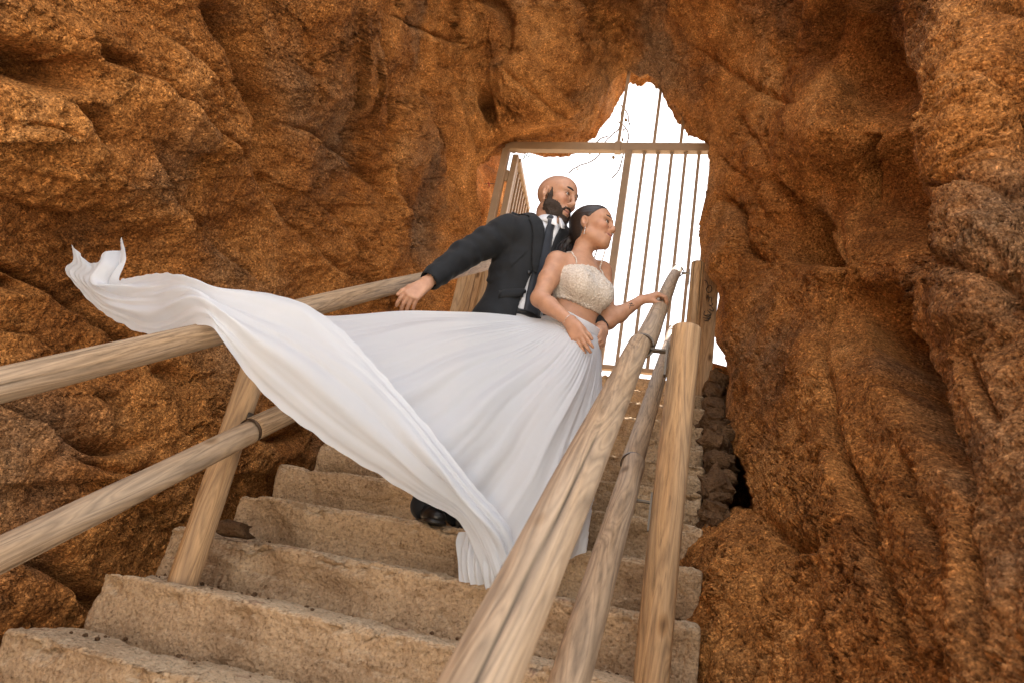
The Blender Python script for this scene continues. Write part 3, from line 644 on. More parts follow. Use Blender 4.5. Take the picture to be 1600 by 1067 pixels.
def railing(label, xpost, xrail, post_y, y0, y1, rad, hr, lr, bands, seed, group, tall=(1.03, 1.03)):
    s = 1 if xrail > xpost else -1
    root = empty('wooden_railing', (xpost, post_y[0], nose_z(post_y[0])), label=label, cat='railing', group=group)
    for i, py in enumerate(post_y):
        zt = nose_z(py); place_log('post', (xpost, py, tread_z(py) - .1), (xpost + .002, py, zt + tall[i]), .050, .0475, M['post'], root, seed + i, crack=3, bend=.003)
    for nm, h, sd_ in (('handrail', hr, 20), ('lower_rail', lr, 30)):
        cuts = [y0] + list(bands[nm]) + [y1]
        for i in range(len(cuts) - 1):
            a, b = cuts[i] + (.004 if i else 0), cuts[i + 1] - .004
            place_log(nm, (xrail, a, nose_z(a) + h), (xrail, b, nose_z(b) + h), rad * 1.03, rad * (.98 if i < len(cuts) - 2 else .93), M['log'], root, seed + sd_ + i, nseg=72, crack=5, bend=.006)
        for yb in bands[nm]:
            ring_band('metal_band', (xrail, yb, nose_z(yb) + h), (0, 1, SLOPE), rad * .985, .02, M['band'], root)
        for py in post_y:
            if not (y0 < py < y1): continue
            zc = nose_z(py) + h
            box_obj('bracket', ((xpost + s * .047 + xrail - s * rad * .8) / 2, py, zc - .012), (abs(xrail - xpost) - .047 - rad * .8, .035, .006), M['zinc'], root)
            box_obj('bracket', (xpost + s * .052, py, zc - .04), (.006, .04, .12), M['zinc'], root)
            tube('clamp', [(xrail + (rad + .004) * math.cos(t) , py + .0, zc + (rad + .004) * math.sin(t)) for t in np.linspace(math.pi * (0 if s < 0 else 1) - 1.9, math.pi * (0 if s < 0 else 1) + 1.9, 14)], .005, M['zinc'], root, 6)
    return root
def nose_z(y): return -DROP + SLOPE * y
def tread_z(y): return nose(math.floor((y - STEP_Y0) / TREAD + 1e-6))[1]

railing('round timber railing along the left edge of the stairs, crossed by the blowing white skirt', -1.62, -1.48, [2.12, 4.45], -1.1, 4.95, .041, .98, .53,
        {'handrail': [2.06], 'lower_rail': [2.03]}, 11, 'timber railings beside the stairs', (.93, 1.03))
railing('round timber railing on the right edge of the stairs, held by the bride', -.04, -.178, [2.10, 4.42], -1.1, 4.62, .038, .955, .46,
        {'handrail': [2.10], 'lower_rail': [2.32]}, 47, 'timber railings beside the stairs')

# ------------------------------------------------------------------ iron gate at the head of the stairs
GY = 5.05
def gate():
    root = empty('iron_gate', (-.8, GY, ztop), label='tall brown iron bar gate at the head of the stairs, its left leaf open', cat='gate')
    def bar(name, a, b, w, par=root, d=None):
        a, b = Vector(a), Vector(b); L = (b - a).length; bm = bmesh.new(); bmesh.ops.create_cube(bm, size=1)
        bmesh.ops.scale(bm, vec=(w, d or w, L), verts=bm.verts); bmesh.ops.bevel(bm, geom=bm.edges, offset=.003, segments=1, affect='EDGES')
        me = bpy.data.meshes.new(name); bm.to_mesh(me); bm.free(); o = link(name, me, M['metal'], par, smooth=False)
        o.rotation_mode = 'QUATERNION'; o.rotation_quaternion = (b - a).to_track_quat('Z', 'Y'); o.location = (a + b) / 2 - root.location - (Vector() if par is root else par.location)
        return o
    zl = 3.925; xl, xr = aY(793, 226, GY)[0], .06
    bar('lintel', (xl - .01, GY, zl), (xr, GY, zl), .062, d=.085)
    bar('lintel_joint', (aY(966, 230, GY)[0] - .03, GY, zl), (aY(966, 230, GY)[0] + .03, GY, zl), .076, d=.1)
    bar('jamb_post', (xl + .005, GY, ztop - .1), (xl + .005, GY, zl - .032), .066)
    for (x, y), (x2, y2) in (((966, 226), (979, 128)), ((1022, 224), (1030, 150)), ((1064, 222), (1072, 180))):
        a = aY(x, y, GY); xx = a[0]; bar('upper_bar', (xx, GY, zl + .032), (xx, GY, zl + .95), .028)
    # closed right leaf
    leaf = empty('leaf', Vector((0, 0, 0))); leaf.parent = root
    xs = aY(983, 236, GY)[0]; zt = zl - .034; zb = ztop + .10
    bar('stile', (xs, GY, zb), (xs, GY, zt), .062, leaf); bar('bottom_rail', (xs + .026, GY, zb + .03), (xr, GY, zb + .03), .055, leaf, .04)
    for x in (1007, 1028.5, 1050, 1071.5, 1092.5):
        xx = aY(x, 240, GY)[0]; bar('bar', (xx, GY, zb + .057), (xx, GY, zt), .027, leaf)
        ring_band('collar', (xx, GY, zt - .012), (0, 0, 1), .016, .022, M['metal'], leaf).location -= root.location
    box_obj('lock_block', (xs, GY, 3.05), (.066, .06, .05), M['metal'], leaf).location -= root.location
    # open left leaf, swung out
    leaf2 = empty('leaf', Vector((0, 0, 0))); leaf2.parent = root
    hx = xl + .09; dx, dy = -.06, .95; zt2 = zt - .02
    bar('stile', (hx, GY + .06, zb), (hx, GY + .06, zt2), .055, leaf2)
    bar('top_rail', (hx + .02, GY + .09, zt2 - .03), (hx + dx, GY + dy, zt2 - .03), .05, leaf2)
    bar('bottom_rail', (hx + .02, GY + .09, zb + .03), (hx + dx, GY + dy, zb + .03), .05, leaf2)
    for t in np.linspace(.12, .98, 8): bar('bar', (hx + dx * t, GY + .06 + (dy - .06) * t, zb + .057), (hx + dx * t, GY + .06 + (dy - .06) * t, zt2 - .057), .03 if t < .95 else .05, leaf2)
    for z in (3.62, 2.2): bar('hinge', (xl + .05, GY + .03, z - .06), (xl + .05, GY + .03, z + .06), .024)
gate()

# broad pillar with scribbles, right of the closed leaf
def pillar(name, a_px, b_px, Y, zb, zt, thick, label, cat, mat):
    a, b = aY(*a_px, Y), aY(*b_px, Y); w = b[0] - a[0]
    root = empty(name, ((a[0] + b[0]) / 2, Y, zb), label=label, cat=cat)
    return root, w
r_, w_ = pillar('timber_pillar', (1089, 480), (1118, 480), 4.75, nose_z(4.6), 3.0, .1, 'flat pale timber pillar with black scribbled graffiti, beside the right rock', 'pillar', M['post'])
pw = .155; pz0, pz1 = nose_z(4.55) - .05, 3.02
def plank_mesh(w, t, h, seed):
    nx, nz = 10, 60; xs = np.linspace(-w / 2, w / 2, nx); zs = np.linspace(0, h, nz)
    pr = [(-w / 2, -t / 2), *[(x, -t / 2) for x in xs[1:-1]], (w / 2, -t / 2), (w / 2, t / 2), (-w / 2, t / 2)]
    V = [(x, y + .003 * math.sin(z * 4 + seed + x * 20), z) for z in zs for x, y in pr]; n = len(pr)
    me = bpy.data.meshes.new('plank'); f = grid_faces(nz, n, wrap_v=True).tolist() + [list(range(n))[::-1], [(nz - 1) * n + i for i in range(n)]]
    me.from_pydata(V, [], f); me.update(); col_attr(me, np.ones((len(me.vertices), 3))); return me
o = link('shaft', plank_mesh(pw, .09, pz1 - pz0, 3), M['post'], r_, smooth=False); o.location = (0, 0, pz0 - r_.location.z)
M['ink'] = plain('black_marker', (.03, .022, .02), .7)
def scribble(strokes, Y):
    for st in strokes:
        P = np.array([aY(1060 + x / 4.45, 380 + y / 4.45, Y) for x, y in st]); P = catmull(P, 5 * len(P))
        o = tube('graffiti', P, .0028, M['ink'], None, 5); o.parent = r_; o.location = -r_.location
scribble([[(178, 258), (196, 268), (206, 296), (192, 322)], [(206, 300), (222, 296), (232, 318), (224, 342), (204, 344), (194, 322), (208, 306)],
          [(196, 385), (204, 366), (214, 388), (206, 412)], [(210, 384), (226, 378), (230, 408), (236, 430), (216, 436)], [(214, 430), (236, 452), (242, 474), (212, 460)],
          [(184, 472), (178, 500), (206, 512), (222, 492), (204, 470)], [(182, 506), (216, 500)], [(172, 520), (196, 524), (220, 520)], [(176, 536), (206, 540), (230, 492)], [(190, 538), (226, 520)]], 4.698)

# left flat posts beyond the railing
r2 = empty('timber_pillar', (aY(737, 470, 4.7)[0], 4.7, nose_z(4.6)), label='flat pale timber pillar of two boards behind the groom, left of the stairs', cat='pillar')
for dx, w, sd_ in ((-.075, .148, 5), (.075, .146, 9)):
    o = link('board', plank_mesh(w, .08, 1.15, sd_), M['post'], r2, smooth=False); o.location = (dx, .01 * (dx > 0), -.1)

# ------------------------------------------------------------------ people
def unit(v): v = np.array(v, float); return v / np.linalg.norm(v)
def frame(fwd, upish=(0, 0, 1)):
    f = unit(fwd); l = unit(np.cross(upish, f)); u = np.cross(f, l); return np.stack([f, l, u], 1)   # columns forward, left, up
def hand(Fd, wrist, d, n, t, s, curls, spread=0.0, thumb=(.55, .75, .35), tcurl=.4, k=.006):
    """palm and five separate fingers; d towards the fingers, n the way they curl, t the thumb side"""
    d, n = unit(d), unit(n); t = unit(np.array(t) - d * np.dot(t, d)); n = unit(n - d * np.dot(n, d) - t * np.dot(n, t)); w = np.array(wrist, float)
    offs = [.027, .009, -.009, -.026]; lens = [.074, .082, .076, .060]; base = [.090, .094, .090, .082]; rr = [.0086, .0088, .0083, .0074]
    for i in range(4):
        b = w + (d * base[i] + t * offs[i]) * s
        Fd.cone(w + t * offs[i] * .55 * s, b, .0155 * s, .0105 * s, .016)
    Fd.ell(w + (d * .048 + t * .022 + n * .008) * s, (.030 * s, .016 * s, .016 * s), np.stack([d, t, n], 1), .015)
    for i in range(4):
        p = w + (d * base[i] + t * offs[i]) * s; a = 0.0; pts = [(p, rr[i] * 1.12 * s)]; dd = unit(d + t * (spread * (1.5 - i)))
        c = curls[i]
        for j, fr in enumerate((.46, .30, .24)):
            a += c[j]; q = dd * math.cos(a) + n * math.sin(a); p = p + q * lens[i] * fr * s; pts.append((p, rr[i] * (1.0, .9, .74)[j] * s))
        Fd.chain(pts, .003 if k < .01 else k)
    tb = w + (d * .022 + t * .022 + n * .006) * s; td = unit(t * thumb[0] + d * thumb[1] + n * thumb[2]); p1 = tb + td * .042 * s; td2 = unit(td + d * .35 + n * tcurl); p2 = p1 + td2 * .032 * s; p3 = p2 + unit(td2 + n * tcurl * .6) * .024 * s
    Fd.chain([(tb, .0145 * s), (p1, .0112 * s), (p2, .0098 * s), (p3, .0078 * s)], .008)

def head(Fd, O, Rm, s, fem):
    """face with brow, sockets, nose, cheeks, lips, chin and ears; O at the height of the eyes"""
    zs = 1.0 if fem else 1.27
    L = lambda x, y, z: np.array(O) + Rm @ (np.array([x, y, z * zs if z < 0 else z]) * s)
    E = lambda c, r, k, op='add', rot=None: Fd.ell(L(*c), np.array(r) * s, Rm if rot is None else Rm @ rot, k * s, op)
    C = lambda a, b, r1, r2, k, op='add': Fd.cone(L(*a), L(*b), r1 * s, r2 * s, k * s, op)
    E((-.018, 0, .035), (.100, .077, .083), .02)                                   # cranium
    E((.035, 0, .035), (.058, .064, .062), .03)                                    # forehead
    E((.022, 0, -.045), (.066, .062 if not fem else .058, .070), .03)              # face
    C((-.005, .052, -.055), (.062, .018, -.098), .020, .019, .03); C((-.005, -.052, -.055), (.062, -.018, -.098), .020, .019, .03)   # jaw
    E((.070 - (.007 if fem else 0), 0, -.098 + (.004 if fem else 0)), (.020, .020, .017), .025)                                  # chin
    for sg in (1, -1):
        E((.062, sg * .040, -.022), (.028, .024, .022), .025)                      # cheek
        C((.088, sg * .012, .022), (.068, sg * .052, .024), .010, .008, .02)       # brow ridge
        E((.093, sg * .031, .002), (.017, .018, .011), .012, 'cut')                # socket
        E((.074, sg * .031, .001), (.0150, .0160, .0128), .004)                    # lids over the eye
        E((.0905, sg * .032, .0005), (.006, .0140, .0062 if fem else .0046), .002, 'cut')   # opening
        E((.099, sg * .011, -.036), (.011, .008, .008), .006)                      # nostril wing
        # ear
        rt = np.array(Matrix.Rotation(sg * .35, 3, 'Z') @ Matrix.Rotation(-.18, 3, 'Y'))
        E((-.012, sg * .082, -.008), (.021, .0095, .034), .006, 'add', rt); E((-.005, sg * .090, -.004), (.0125, .007, .022), .004, 'cut', rt); E((-.002, sg * .078, -.012), (.005, .006, .008), .004); E((-.006, sg * .079, -.038), (.009, .006, .010), .005)
    nx = -.004 if fem else 0.0; C((.092, 0, .012), (.112 + nx, 0, -.026), .0085, .0100, .014); E((.112 + nx, 0, -.030), (.0110, .0110, .0095), .010); C((.098, 0, -.040), (.110, 0, -.036), .008, .006, .006)
    E((.079 - (.003 if fem else 0), 0, -.064), (.017, .030, .022), .018)                                   # muzzle
    up = .0065 if fem else .002
    for sg in (1, -1):
        C((.0965, 0, -.0600), (.0910, sg * .013, -.0590), .0040, .0036, .005); C((.0910, sg * .013, -.0590), (.0815, sg * .025, -.0640 + up), .0036, .0018, .005)
        C((.0945, 0, -.0705), (.0900, sg * .012, -.0700), .0050, .0045, .006); C((.0900, sg * .012, -.0700), (.0820, sg * .024, -.0655 + up), .0045, .0018, .006)
        C((.1015, 0, -.0655), (.0955, sg * .013, -.0650), .0026, .0026, .002, 'cut'); C((.0955, sg * .013, -.0650), (.0850, sg * .027, -.0645 + up), .0026, .0020, .002, 'cut')
        if fem: E((.083, sg * .0305, -.061), (.005, .0035, .006), .006, 'cut')
    return L

def skin_mat(name, base):
    m, n, l, b = material(name); b.inputs['Roughness'].default_value = .48; b.inputs['Specular IOR Level'].default_value = .4
    at = nd(n, 'ShaderNodeAttribute', attribute_name='Col'); tc = nd(n, 'ShaderNodeTexCoord').outputs['Object']
    t = noise_tex(n, l, tc, 28, 5); r = ramp(n, [(.3, (.84, .78, .77)), (.7, (1.10, 1.08, 1.06))]); l.new(t.outputs[0], r.inputs[0])
    l.new(mixc(n, l, 1.0, at.outputs['Color'], r.outputs[0], 'MULTIPLY'), b.inputs['Base Color'])
    b.inputs['Subsurface Weight'].default_value = .12; b.inputs['Subsurface Radius'].default_value = (1, .35, .2); b.inputs['Subsurface Scale'].default_value = .01
    t2 = noise_tex(n, l, tc, 420, 3); l.new(bump(n, l, t2.outputs[0], .12, .001), b.inputs['Normal'])
    return m
def cloth_mat(name, col, rough=.75, sheen=.3, weave=900, wr=(7, .35, .012), var=.12, spec=.25):
    m, n, l, b = material(name); b.inputs['Roughness'].default_value = rough; b.inputs['Sheen Weight'].default_value = sheen; b.inputs['Specular IOR Level'].default_value = spec
    tc = nd(n, 'ShaderNodeTexCoord').outputs['Object']; t = noise_tex(n, l, tc, weave, 2); w = noise_tex(n, l, tc, wr[0], 4, .5, .6)
    l.new(mixc(n, l, t.outputs[0], tuple(x * (1 - var) for x in col), tuple(min(1, x * (1 + var)) for x in col)), b.inputs['Base Color'])
    nb = bump(n, l, w.outputs[0], wr[1], wr[2]); nb = bump(n, l, t.outputs[0], .2, .0006, nb); l.new(nb, b.inputs['Normal']); return m
M['skin'] = skin_mat('skin', None)
M['suit'] = cloth_mat('charcoal_suit', (.0095, .0105, .0125), .72, .06)
M['shirt'] = cloth_mat('white_shirt', (.74, .74, .77), .8, .2, 900, (14, .3, .008))
M['tie'] = cloth_mat('dark_tie', (.020, .023, .032), .45, .3, 700)
M['leather'] = plain('black_leather', (.012, .011, .010), .28, 0, (60, .15, .002), .2)
M['beard'] = plain('dark_beard', (.040, .024, .015), .75, 0, (240, 1.0, .006), .5)
M['hair'] = plain('dark_hair', (.020, .013, .010), .42, 0, (30, .2, .004), .4)
M['brow'] = plain('eyebrow', (.022, .014, .010), .8)
M['eye'] = plain('eyeball', (.62, .58, .55), .15); M['iris'] = plain('iris', (.016, .008, .005), .12); M['gold'] = plain('silver_jewellery', (.75, .72, .68), .22, 1.0)
M['lip'] = None
m, n, l, b = material('white_chiffon')
b.inputs['Base Color'].default_value = (.83, .86, .90, 1); b.inputs['Roughness'].default_value = .75; b.inputs['Sheen Weight'].default_value = .25; b.inputs['Specular IOR Level'].default_value = .2
tr = nd(n, 'ShaderNodeBsdfTranslucent', i_Color=(.86, .88, .91, 1)); mx = nd(n, 'ShaderNodeMixShader', i_0=.45); tp = nd(n, 'ShaderNodeBsdfTransparent'); mx2 = nd(n, 'ShaderNodeMixShader', i_0=.10)
l.new(b.outputs[0], mx.inputs[1]); l.new(tr.outputs[0], mx.inputs[2]); l.new(mx.outputs[0], mx2.inputs[1]); l.new(tp.outputs[0], mx2.inputs[2]); l.new(mx2.outputs[0], n['Material Output'].inputs[0])
tc = nd(n, 'ShaderNodeTexCoord').outputs['Object']; t1 = noise_tex(n, l, tc, 9, 3, .5, .8); t2 = noise_tex(n, l, tc, 700, 2); nb = bump(n, l, t1.outputs[0], .18, .012); nb = bump(n, l, t2.outputs[0], .15, .0006, nb); l.new(nb, b.inputs['Normal']); l.new(nb, tr.inputs['Normal'])
M['chiffon'] = m
m, n, l, b = material('ivory_crochet'); b.inputs['Base Color'].default_value = (.66, .57, .48, 1); b.inputs['Roughness'].default_value = .85; b.inputs['Sheen Weight'].default_value = .4
tc = nd(n, 'ShaderNodeTexCoord').outputs['Object']; t1 = nd(n, 'ShaderNodeTexVoronoi', i_Scale=120); l.new(tc, t1.inputs['Vector']); l.new(bump(n, l, t1.outputs['Distance'], .8, .004), b.inputs['Normal'])
l.new(mixc(n, l, t1.outputs['Distance'], (.74, .66, .58), (.42, .33, .25)), b.inputs['Base Color'])
M['crochet'] = m

def smooth_link(name, Fd, mat, parent, disp=None, colour=None):
    V, Q = Fd.mesh()
    if disp is not None: V = disp(V, Q)
    me = mesh_np(name, V, Q)
    if colour is not None: col_attr(me, colour(V))
    return link(name, me, mat, parent)
def vnorm(V, Q):
    N = np.zeros_like(V); fn = np.cross(V[Q[:, 2]] - V[Q[:, 0]], V[Q[:, 3]] - V[Q[:, 1]])
    for i in range(4): np.add.at(N, Q[:, i], fn)
    return N / (np.linalg.norm(N, axis=1)[:, None] + 1e-12)
def surf(Fd, p, d, far=.4):
    """first point of the field's surface from p along d"""
    p = np.array(p, float); d = unit(d)
    for t in np.arange(0, far, Fd.h * .5):
        q = p + d * t; i = np.round((q - Fd.lo) / Fd.h).astype(int)
        if (i < 0).any() or (i >= Fd.n).any(): continue
        if Fd.F[tuple(i)] < 0: return q
    return p + d * far
def ball(name, c, r, mat, parent, seg=16, scl=(1, 1, 1), rot=None):
    bm = bmesh.new(); bmesh.ops.create_uvsphere(bm, u_segments=seg, v_segments=seg // 2 + 2, radius=r); me = bpy.data.meshes.new(name); bm.to_mesh(me); bm.free()
    o = link(name, me, mat, parent); o.location = Vector(c) - (parent.location if parent else Vector()); o.scale = scl
    if rot is not None: o.rotation_mode = 'QUATERNION'; o.rotation_quaternion = rot
    return o
def eyes(Lf, Rm, s, root, fem, gaze=(0, 0)):
    for sg in (1, -1):
        c = Lf(.0755, sg * .031, .001); ball('eye', c, .0128 * s, M['eye'], root)
        g = unit(Rm @ np.array([1, gaze[0], gaze[1]])); ball('iris', c + g * .0072 * s, .0066 * s, M['iris'], root)
        pts = [(.066, .056, .018), (.079, .047, .0275), (.089, .035, .0300), (.0950, .021, .0285), (.098, .012, .0265)]
        P = catmull([Lf(x, sg * y, z + (.001 if fem else 0)) for x, y, z in pts], 14)
        tube('eyebrow', P, .004, M['brow'], root, 6, rads=np.array([.0012, .002, .0028, .0034, .0038, .0041, .0043, .0044, .0045, .0046, .0046, .0044, .004, .003]) * s * (1.05 if fem else 1.35))
        P = catmull([Lf(.0820, sg * .0465, .0005), Lf(.0895, sg * .039, .0045), Lf(.0920, sg * .031, .0053), Lf(.0905, sg * .023, .0035), Lf(.0870, sg * .0185, -.0005)], 12)
        tube('eyelash', P, (.0017 if fem else .0012) * s, M['brow'], root, 5)

# ---- groom
def groom():
    TZ = nose(2)[1]
    root = empty('person', (-.88, 2.74, TZ), label='bald bearded man in a charcoal suit and tie, one arm stretched out', cat='person')
    Ft = unit((.60, -.80, 0)); Tm = frame(Ft); Lf_, Up = Tm[:, 1], Tm[:, 2]
    J = aY
    neck = J(858, 359, 2.78); shR = J(793, 362, 2.66); shL = J(893, 392, 2.92); hip = J(800, 515, 2.80); chest = J(834, 402, 2.80); belly = J(816, 455, 2.80)
    elR = J(724, 399, 2.56); wrR = J(668, 441, 2.44); elL = J(926, 478, 2.92); wrL = J(941, 517, 2.66)
    hO = J(870, 311, 2.78); HR = frame((.91, -.40, -.17), (.03, 0, 1)); s = 1.03
    # skin: head, neck, both hands; the parts under the clothes keep it one body
    B = Field((-1.75, 2.10, .95), (-.15, 3.15, 2.22), .0036)
    Lh = head(B, hO, HR, s, False)
    B.cone(Lh(-.030, 0, -.060), neck + Up * -.01, .056, .060, .03); B.cone(neck, chest, .06, .11, .04); B.cone(neck - Up * .03, shR, .05, .05, .04); B.cone(neck - Up * .03, shL, .05, .05, .04)
    B.cone(chest, belly, .11, .10, .05); B.chain([(shR, .05), (elR, .042), (wrR, .027)], .02); B.chain([(shL, .05), (elL, .042), (wrL, .027)], .02)
    hd = unit(J(640, 468, 2.40) - wrR)
    hand(B, wrR + hd * .008, J(638, 466, 2.40) - wrR, (.1, .35, -.9), (-.75, -.1, .55), 1.06, [(.5, .35, .3), (.75, .3, .2), (.8, .3, .2), (.8, .35, .25)], .09, (.35, .9, -.05), .25)
    tip = J(932, 552, 2.50)
    hand(B, wrL + unit(tip - wrL) * .004, unit(J(936, 545, 2.55) - wrL), (-.85, -.1, -.1), (-.3, -.9, .3), 1.0, [(.5, .9, .6), (.55, .95, .6), (.6, .95, .6), (.65, 1.0, .6)], .0, (.4, .8, .5), .5)
    mouth = Lh(.10, 0, -.066); skull = lambda V: (lambda q: np.where((np.arange(3)[None] == 2) & (q < 0), q / 1.27, q))(((V - hO) @ HR) / s)
    def colour(V):
        q = skull(V); C = np.tile(np.array([.50, .285, .185]), (len(V), 1)); lip = np.exp(-((q[:, 2] + .066) / .009) ** 4 - (q[:, 1] / .022) ** 6) * (q[:, 0] > .075); C += lip[:, None] * (np.array([.40, .16, .12]) - C) * .8; ln = np.exp(-((q[:, 2] + .0650) / .0022) ** 2 - (q[:, 1] / .024) ** 6) * (q[:, 0] > .075); C *= (1 - .7 * ln)[:, None]
        sc = sstep(.045, .075, q[:, 2] + .35 * (-q[:, 0] - .0)) * (q[:, 2] > -.09) * (np.abs(q[:, 1]) < .1); stub = np.clip(perlin(V * 500) * .5 + .5, 0, 1) * sc; C *= (1 - .33 * stub)[:, None]
        ck = np.exp(-(((q[:, 0] - .07) / .03) ** 2 + ((np.abs(q[:, 1]) - .04) / .02) ** 2 + ((q[:, 2] + .025) / .02) ** 2)); C += ck[:, None] * np.array([.05, -.02, -.015]); ey = np.exp(-(((q[:, 0] - .082) / .016) ** 2 + ((np.abs(q[:, 1]) - .030) / .018) ** 2 + ((q[:, 2] - .004) / .009) ** 2)); C *= (1 - .42 * ey)[:, None]; return C  # eye-socket shade painted into the skin colour
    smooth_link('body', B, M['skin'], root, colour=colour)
    eyes(Lh, HR, s, root, False, (.0, .02))
    # beard
    D = Field(hO - .2, hO + .2, .003); l3 = lambda x, y, z: Lh(x, y, z)
    for sg in (1, -1):
        D.chain([(l3(.016, sg * .0690, .020), .0055), (l3(.016, sg * .0665, -.02), .0095), (l3(.012, sg * .060, -.055), .018), (l3(.045, sg * .042, -.092), .023), (l3(.075, 0, -.105), .0235)], .02)
        D.chain([(l3(.024, sg * .062, -.044), .0105), (l3(.052, sg * .0475, -.060), .0135), (l3(.070, sg * .035, -.078), .0145)], .018)
        D.ell(l3(.036, sg * .050, -.052), np.array((.036, .0195, .026)), HR, .012); D.ell(l3(.060, sg * .040, -.066), np.array((.026, .0165, .026)), HR, .012)
        D.chain([(l3(.0985, sg * .003, -.0500), .0052), (l3(.0915, sg * .019, -.0535), .0056), (l3(.081, sg * .0305, -.068), .0075), (l3(.075, sg * .025, -.090), .011)], .008)
        D.chain([(l3(.0, sg * .05, -.075), .016), (l3(.04, sg * .02, -.112), .018), (l3(.06, 0, -.112), .016)], .02)
    D.cone(l3(.084, .008, -.086), l3(.084, -.008, -.086), .011, .011, .01)
    D.ell(l3(.100, 0, -.066), (.024, .022, .0078), HR, .004, 'cut')
    def bd(V, Q): return V + vnorm(V, Q) * (fbm(V * 150, 3) * .0028 - .0012)[:, None]
    br = smooth_link('beard', D, M['beard'], root, bd)
    # hairs of the beard: short curved blades
    V = np.array([v.co for v in br.data.vertices]); Nn = np.array([v.normal for v in br.data.vertices]); r_ = np.random.default_rng(2); pk = r_.integers(len(V), size=2600); hv, hf = [], []
    for i in pk:
        d = unit(Nn[i] + HR @ np.array([.25, 0, -.8]) * .9 + r_.normal(size=3) * .35); L_ = r_.uniform(.006, .012); w = unit(np.cross(d, r_.normal(size=3))) * .0005; p = V[i] - Nn[i] * .001; k = len(hv)
        hv += [p - w, p + w, p + d * L_ * .6 + w * .7, p + d * L_ * .6 - w * .7, p + d * L_ + HR[:, 2] * -.0015]; hf += [[k, k + 1, k + 2, k + 3], [k + 3, k + 2, k + 4]]
    me = bpy.data.meshes.new('whiskers'); me.from_pydata([tuple(v) for v in hv], [], hf); me.update(); o = bpy.data.objects.new('whiskers', me); me.materials.append(M['beard']); COL.objects.link(o); o.parent = br; o['kind'] = 'stuff'
    # torso shared by shirt and jacket
    def torso(Fd, g):
        Fd.ell(chest + Ft * .005, (.118 + g, .172 + g, .200 + g), Tm, .04); Fd.ell(belly, (.112 + g, .158 + g, .20 + g), Tm, .08); Fd.ell(hip, (.118 + g, .168 + g, .17 + g), Tm, .08)
        Fd.cone(neck - Up * .055, shR - Up * .01, .062 + g, .066 + g, .05); Fd.cone(neck - Up * .055, shL - Up * .01, .062 + g, .066 + g, .05)
    S = Field((-1.3, 2.35, .95), (-.3, 3.2, 1.86), .005); torso(S, .004); S.cone(neck - Up * .06, neck + Up * .012, .075, .066, .03)
    smooth_link('shirt', S, M['shirt'], root)
    # standing collar with two points
    cb = neck + Up * .012
    th = np.linspace(-math.pi * .97, math.pi * .97, 60); ring = []
    for zz, rr, dz in ((-.02, .078, 0), (.028, .066, 0), (.030, .070, 0), (-.012, .086, 1)):
        row = []
        for t in th:
            a = math.pi - abs(t); dr = .030 * math.exp(-(a / .55) ** 2) * dz       # the turned-down points are longest at the front
            front = .012 * math.exp(-(a / .5) ** 2); d = -(Ft * math.cos(a if t < 0 else -a)) * -1
            d = Ft * math.cos(math.pi - abs(t)) + Lf_ * (math.sin(math.pi - abs(t)) * (1 if t > 0 else -1)); row.append(cb + d * (rr + front + (.018 * math.exp(-(a / .5) ** 2) if dz else 0)) + Up * (zz - dr - .012 * math.exp(-(a / .6) ** 2)) + Ft * .004)
        ring.append(row)
    # seam of the loop lies at the throat
    Rg = np.array(ring).transpose(1, 0, 2); k = len(th)
    link('collar', mesh_np('collar', Rg.reshape(-1, 3), grid_faces(k, 4)), M['shirt'], root).modifiers.new('thick', 'SOLIDIFY').thickness = .0025
    # jacket
    K = Field((-1.62, 2.2, .93), (-.15, 3.25, 1.9), .0045); torso(K, .020)
    K.ell(hip - Up * .06 + Lf_ * -.01, (.135, .200, .16), Tm, .08)
    K.chain([(shR + Up * -.006, .080), (shR + (elR - shR) * .5, .067), (elR, .060), (wrR + (elR - wrR) * .12, .049)], .03)
    K.chain([(shL, .086), (elL, .055), (wrL + (elL - wrL) * .16, .034)], .03)
    K.cone(neck - Up * .05 - Ft * .03, neck + Up * .006 - Ft * .025, .088, .080, .03)
    def opening(x, y, z):
        X, Y, Z_ = x - chest[0], y - chest[1], z - chest[2]; lat = X * Lf_[0] + Y * Lf_[1] + Z_ * Lf_[2]; fw = X * Ft[0] + Y * Ft[1]
        wz = .034 + .045 * np.clip((Z_ - .0) / .16, -1.0, 1) ** 2 * (Z_ > 0) + .035 * np.clip((-.12 - Z_) / .2, 0, 1.3)
        return np.maximum(np.abs(lat) - wz, .02 - fw)
    sl, ax = K.sub(K.lo, K.lo + K.n * K.h); K.F[sl] = np.maximum(K.F[sl], -opening(*ax).astype(np.float32))
    # neck hole and cuffs
    K.cone(neck + Up * -.01, neck + Up * .12, .074, .078, .004, 'cut')
    for w_, e_, r in ((wrR, elR, .041), (wrL, elL, .028)): K.cone(w_ - (e_ - w_) * .3, w_ + (e_ - w_) * .22, r, r, .003, 'cut')
    hemn = unit(Up + Lf_ * .05)
    h0 = hip - Up * .20; K.F[sl] = np.maximum(K.F[sl], (-((ax[0] - h0[0]) * hemn[0] + (ax[1] - h0[1]) * hemn[1] + (ax[2] - h0[2]) * hemn[2])).astype(np.float32))
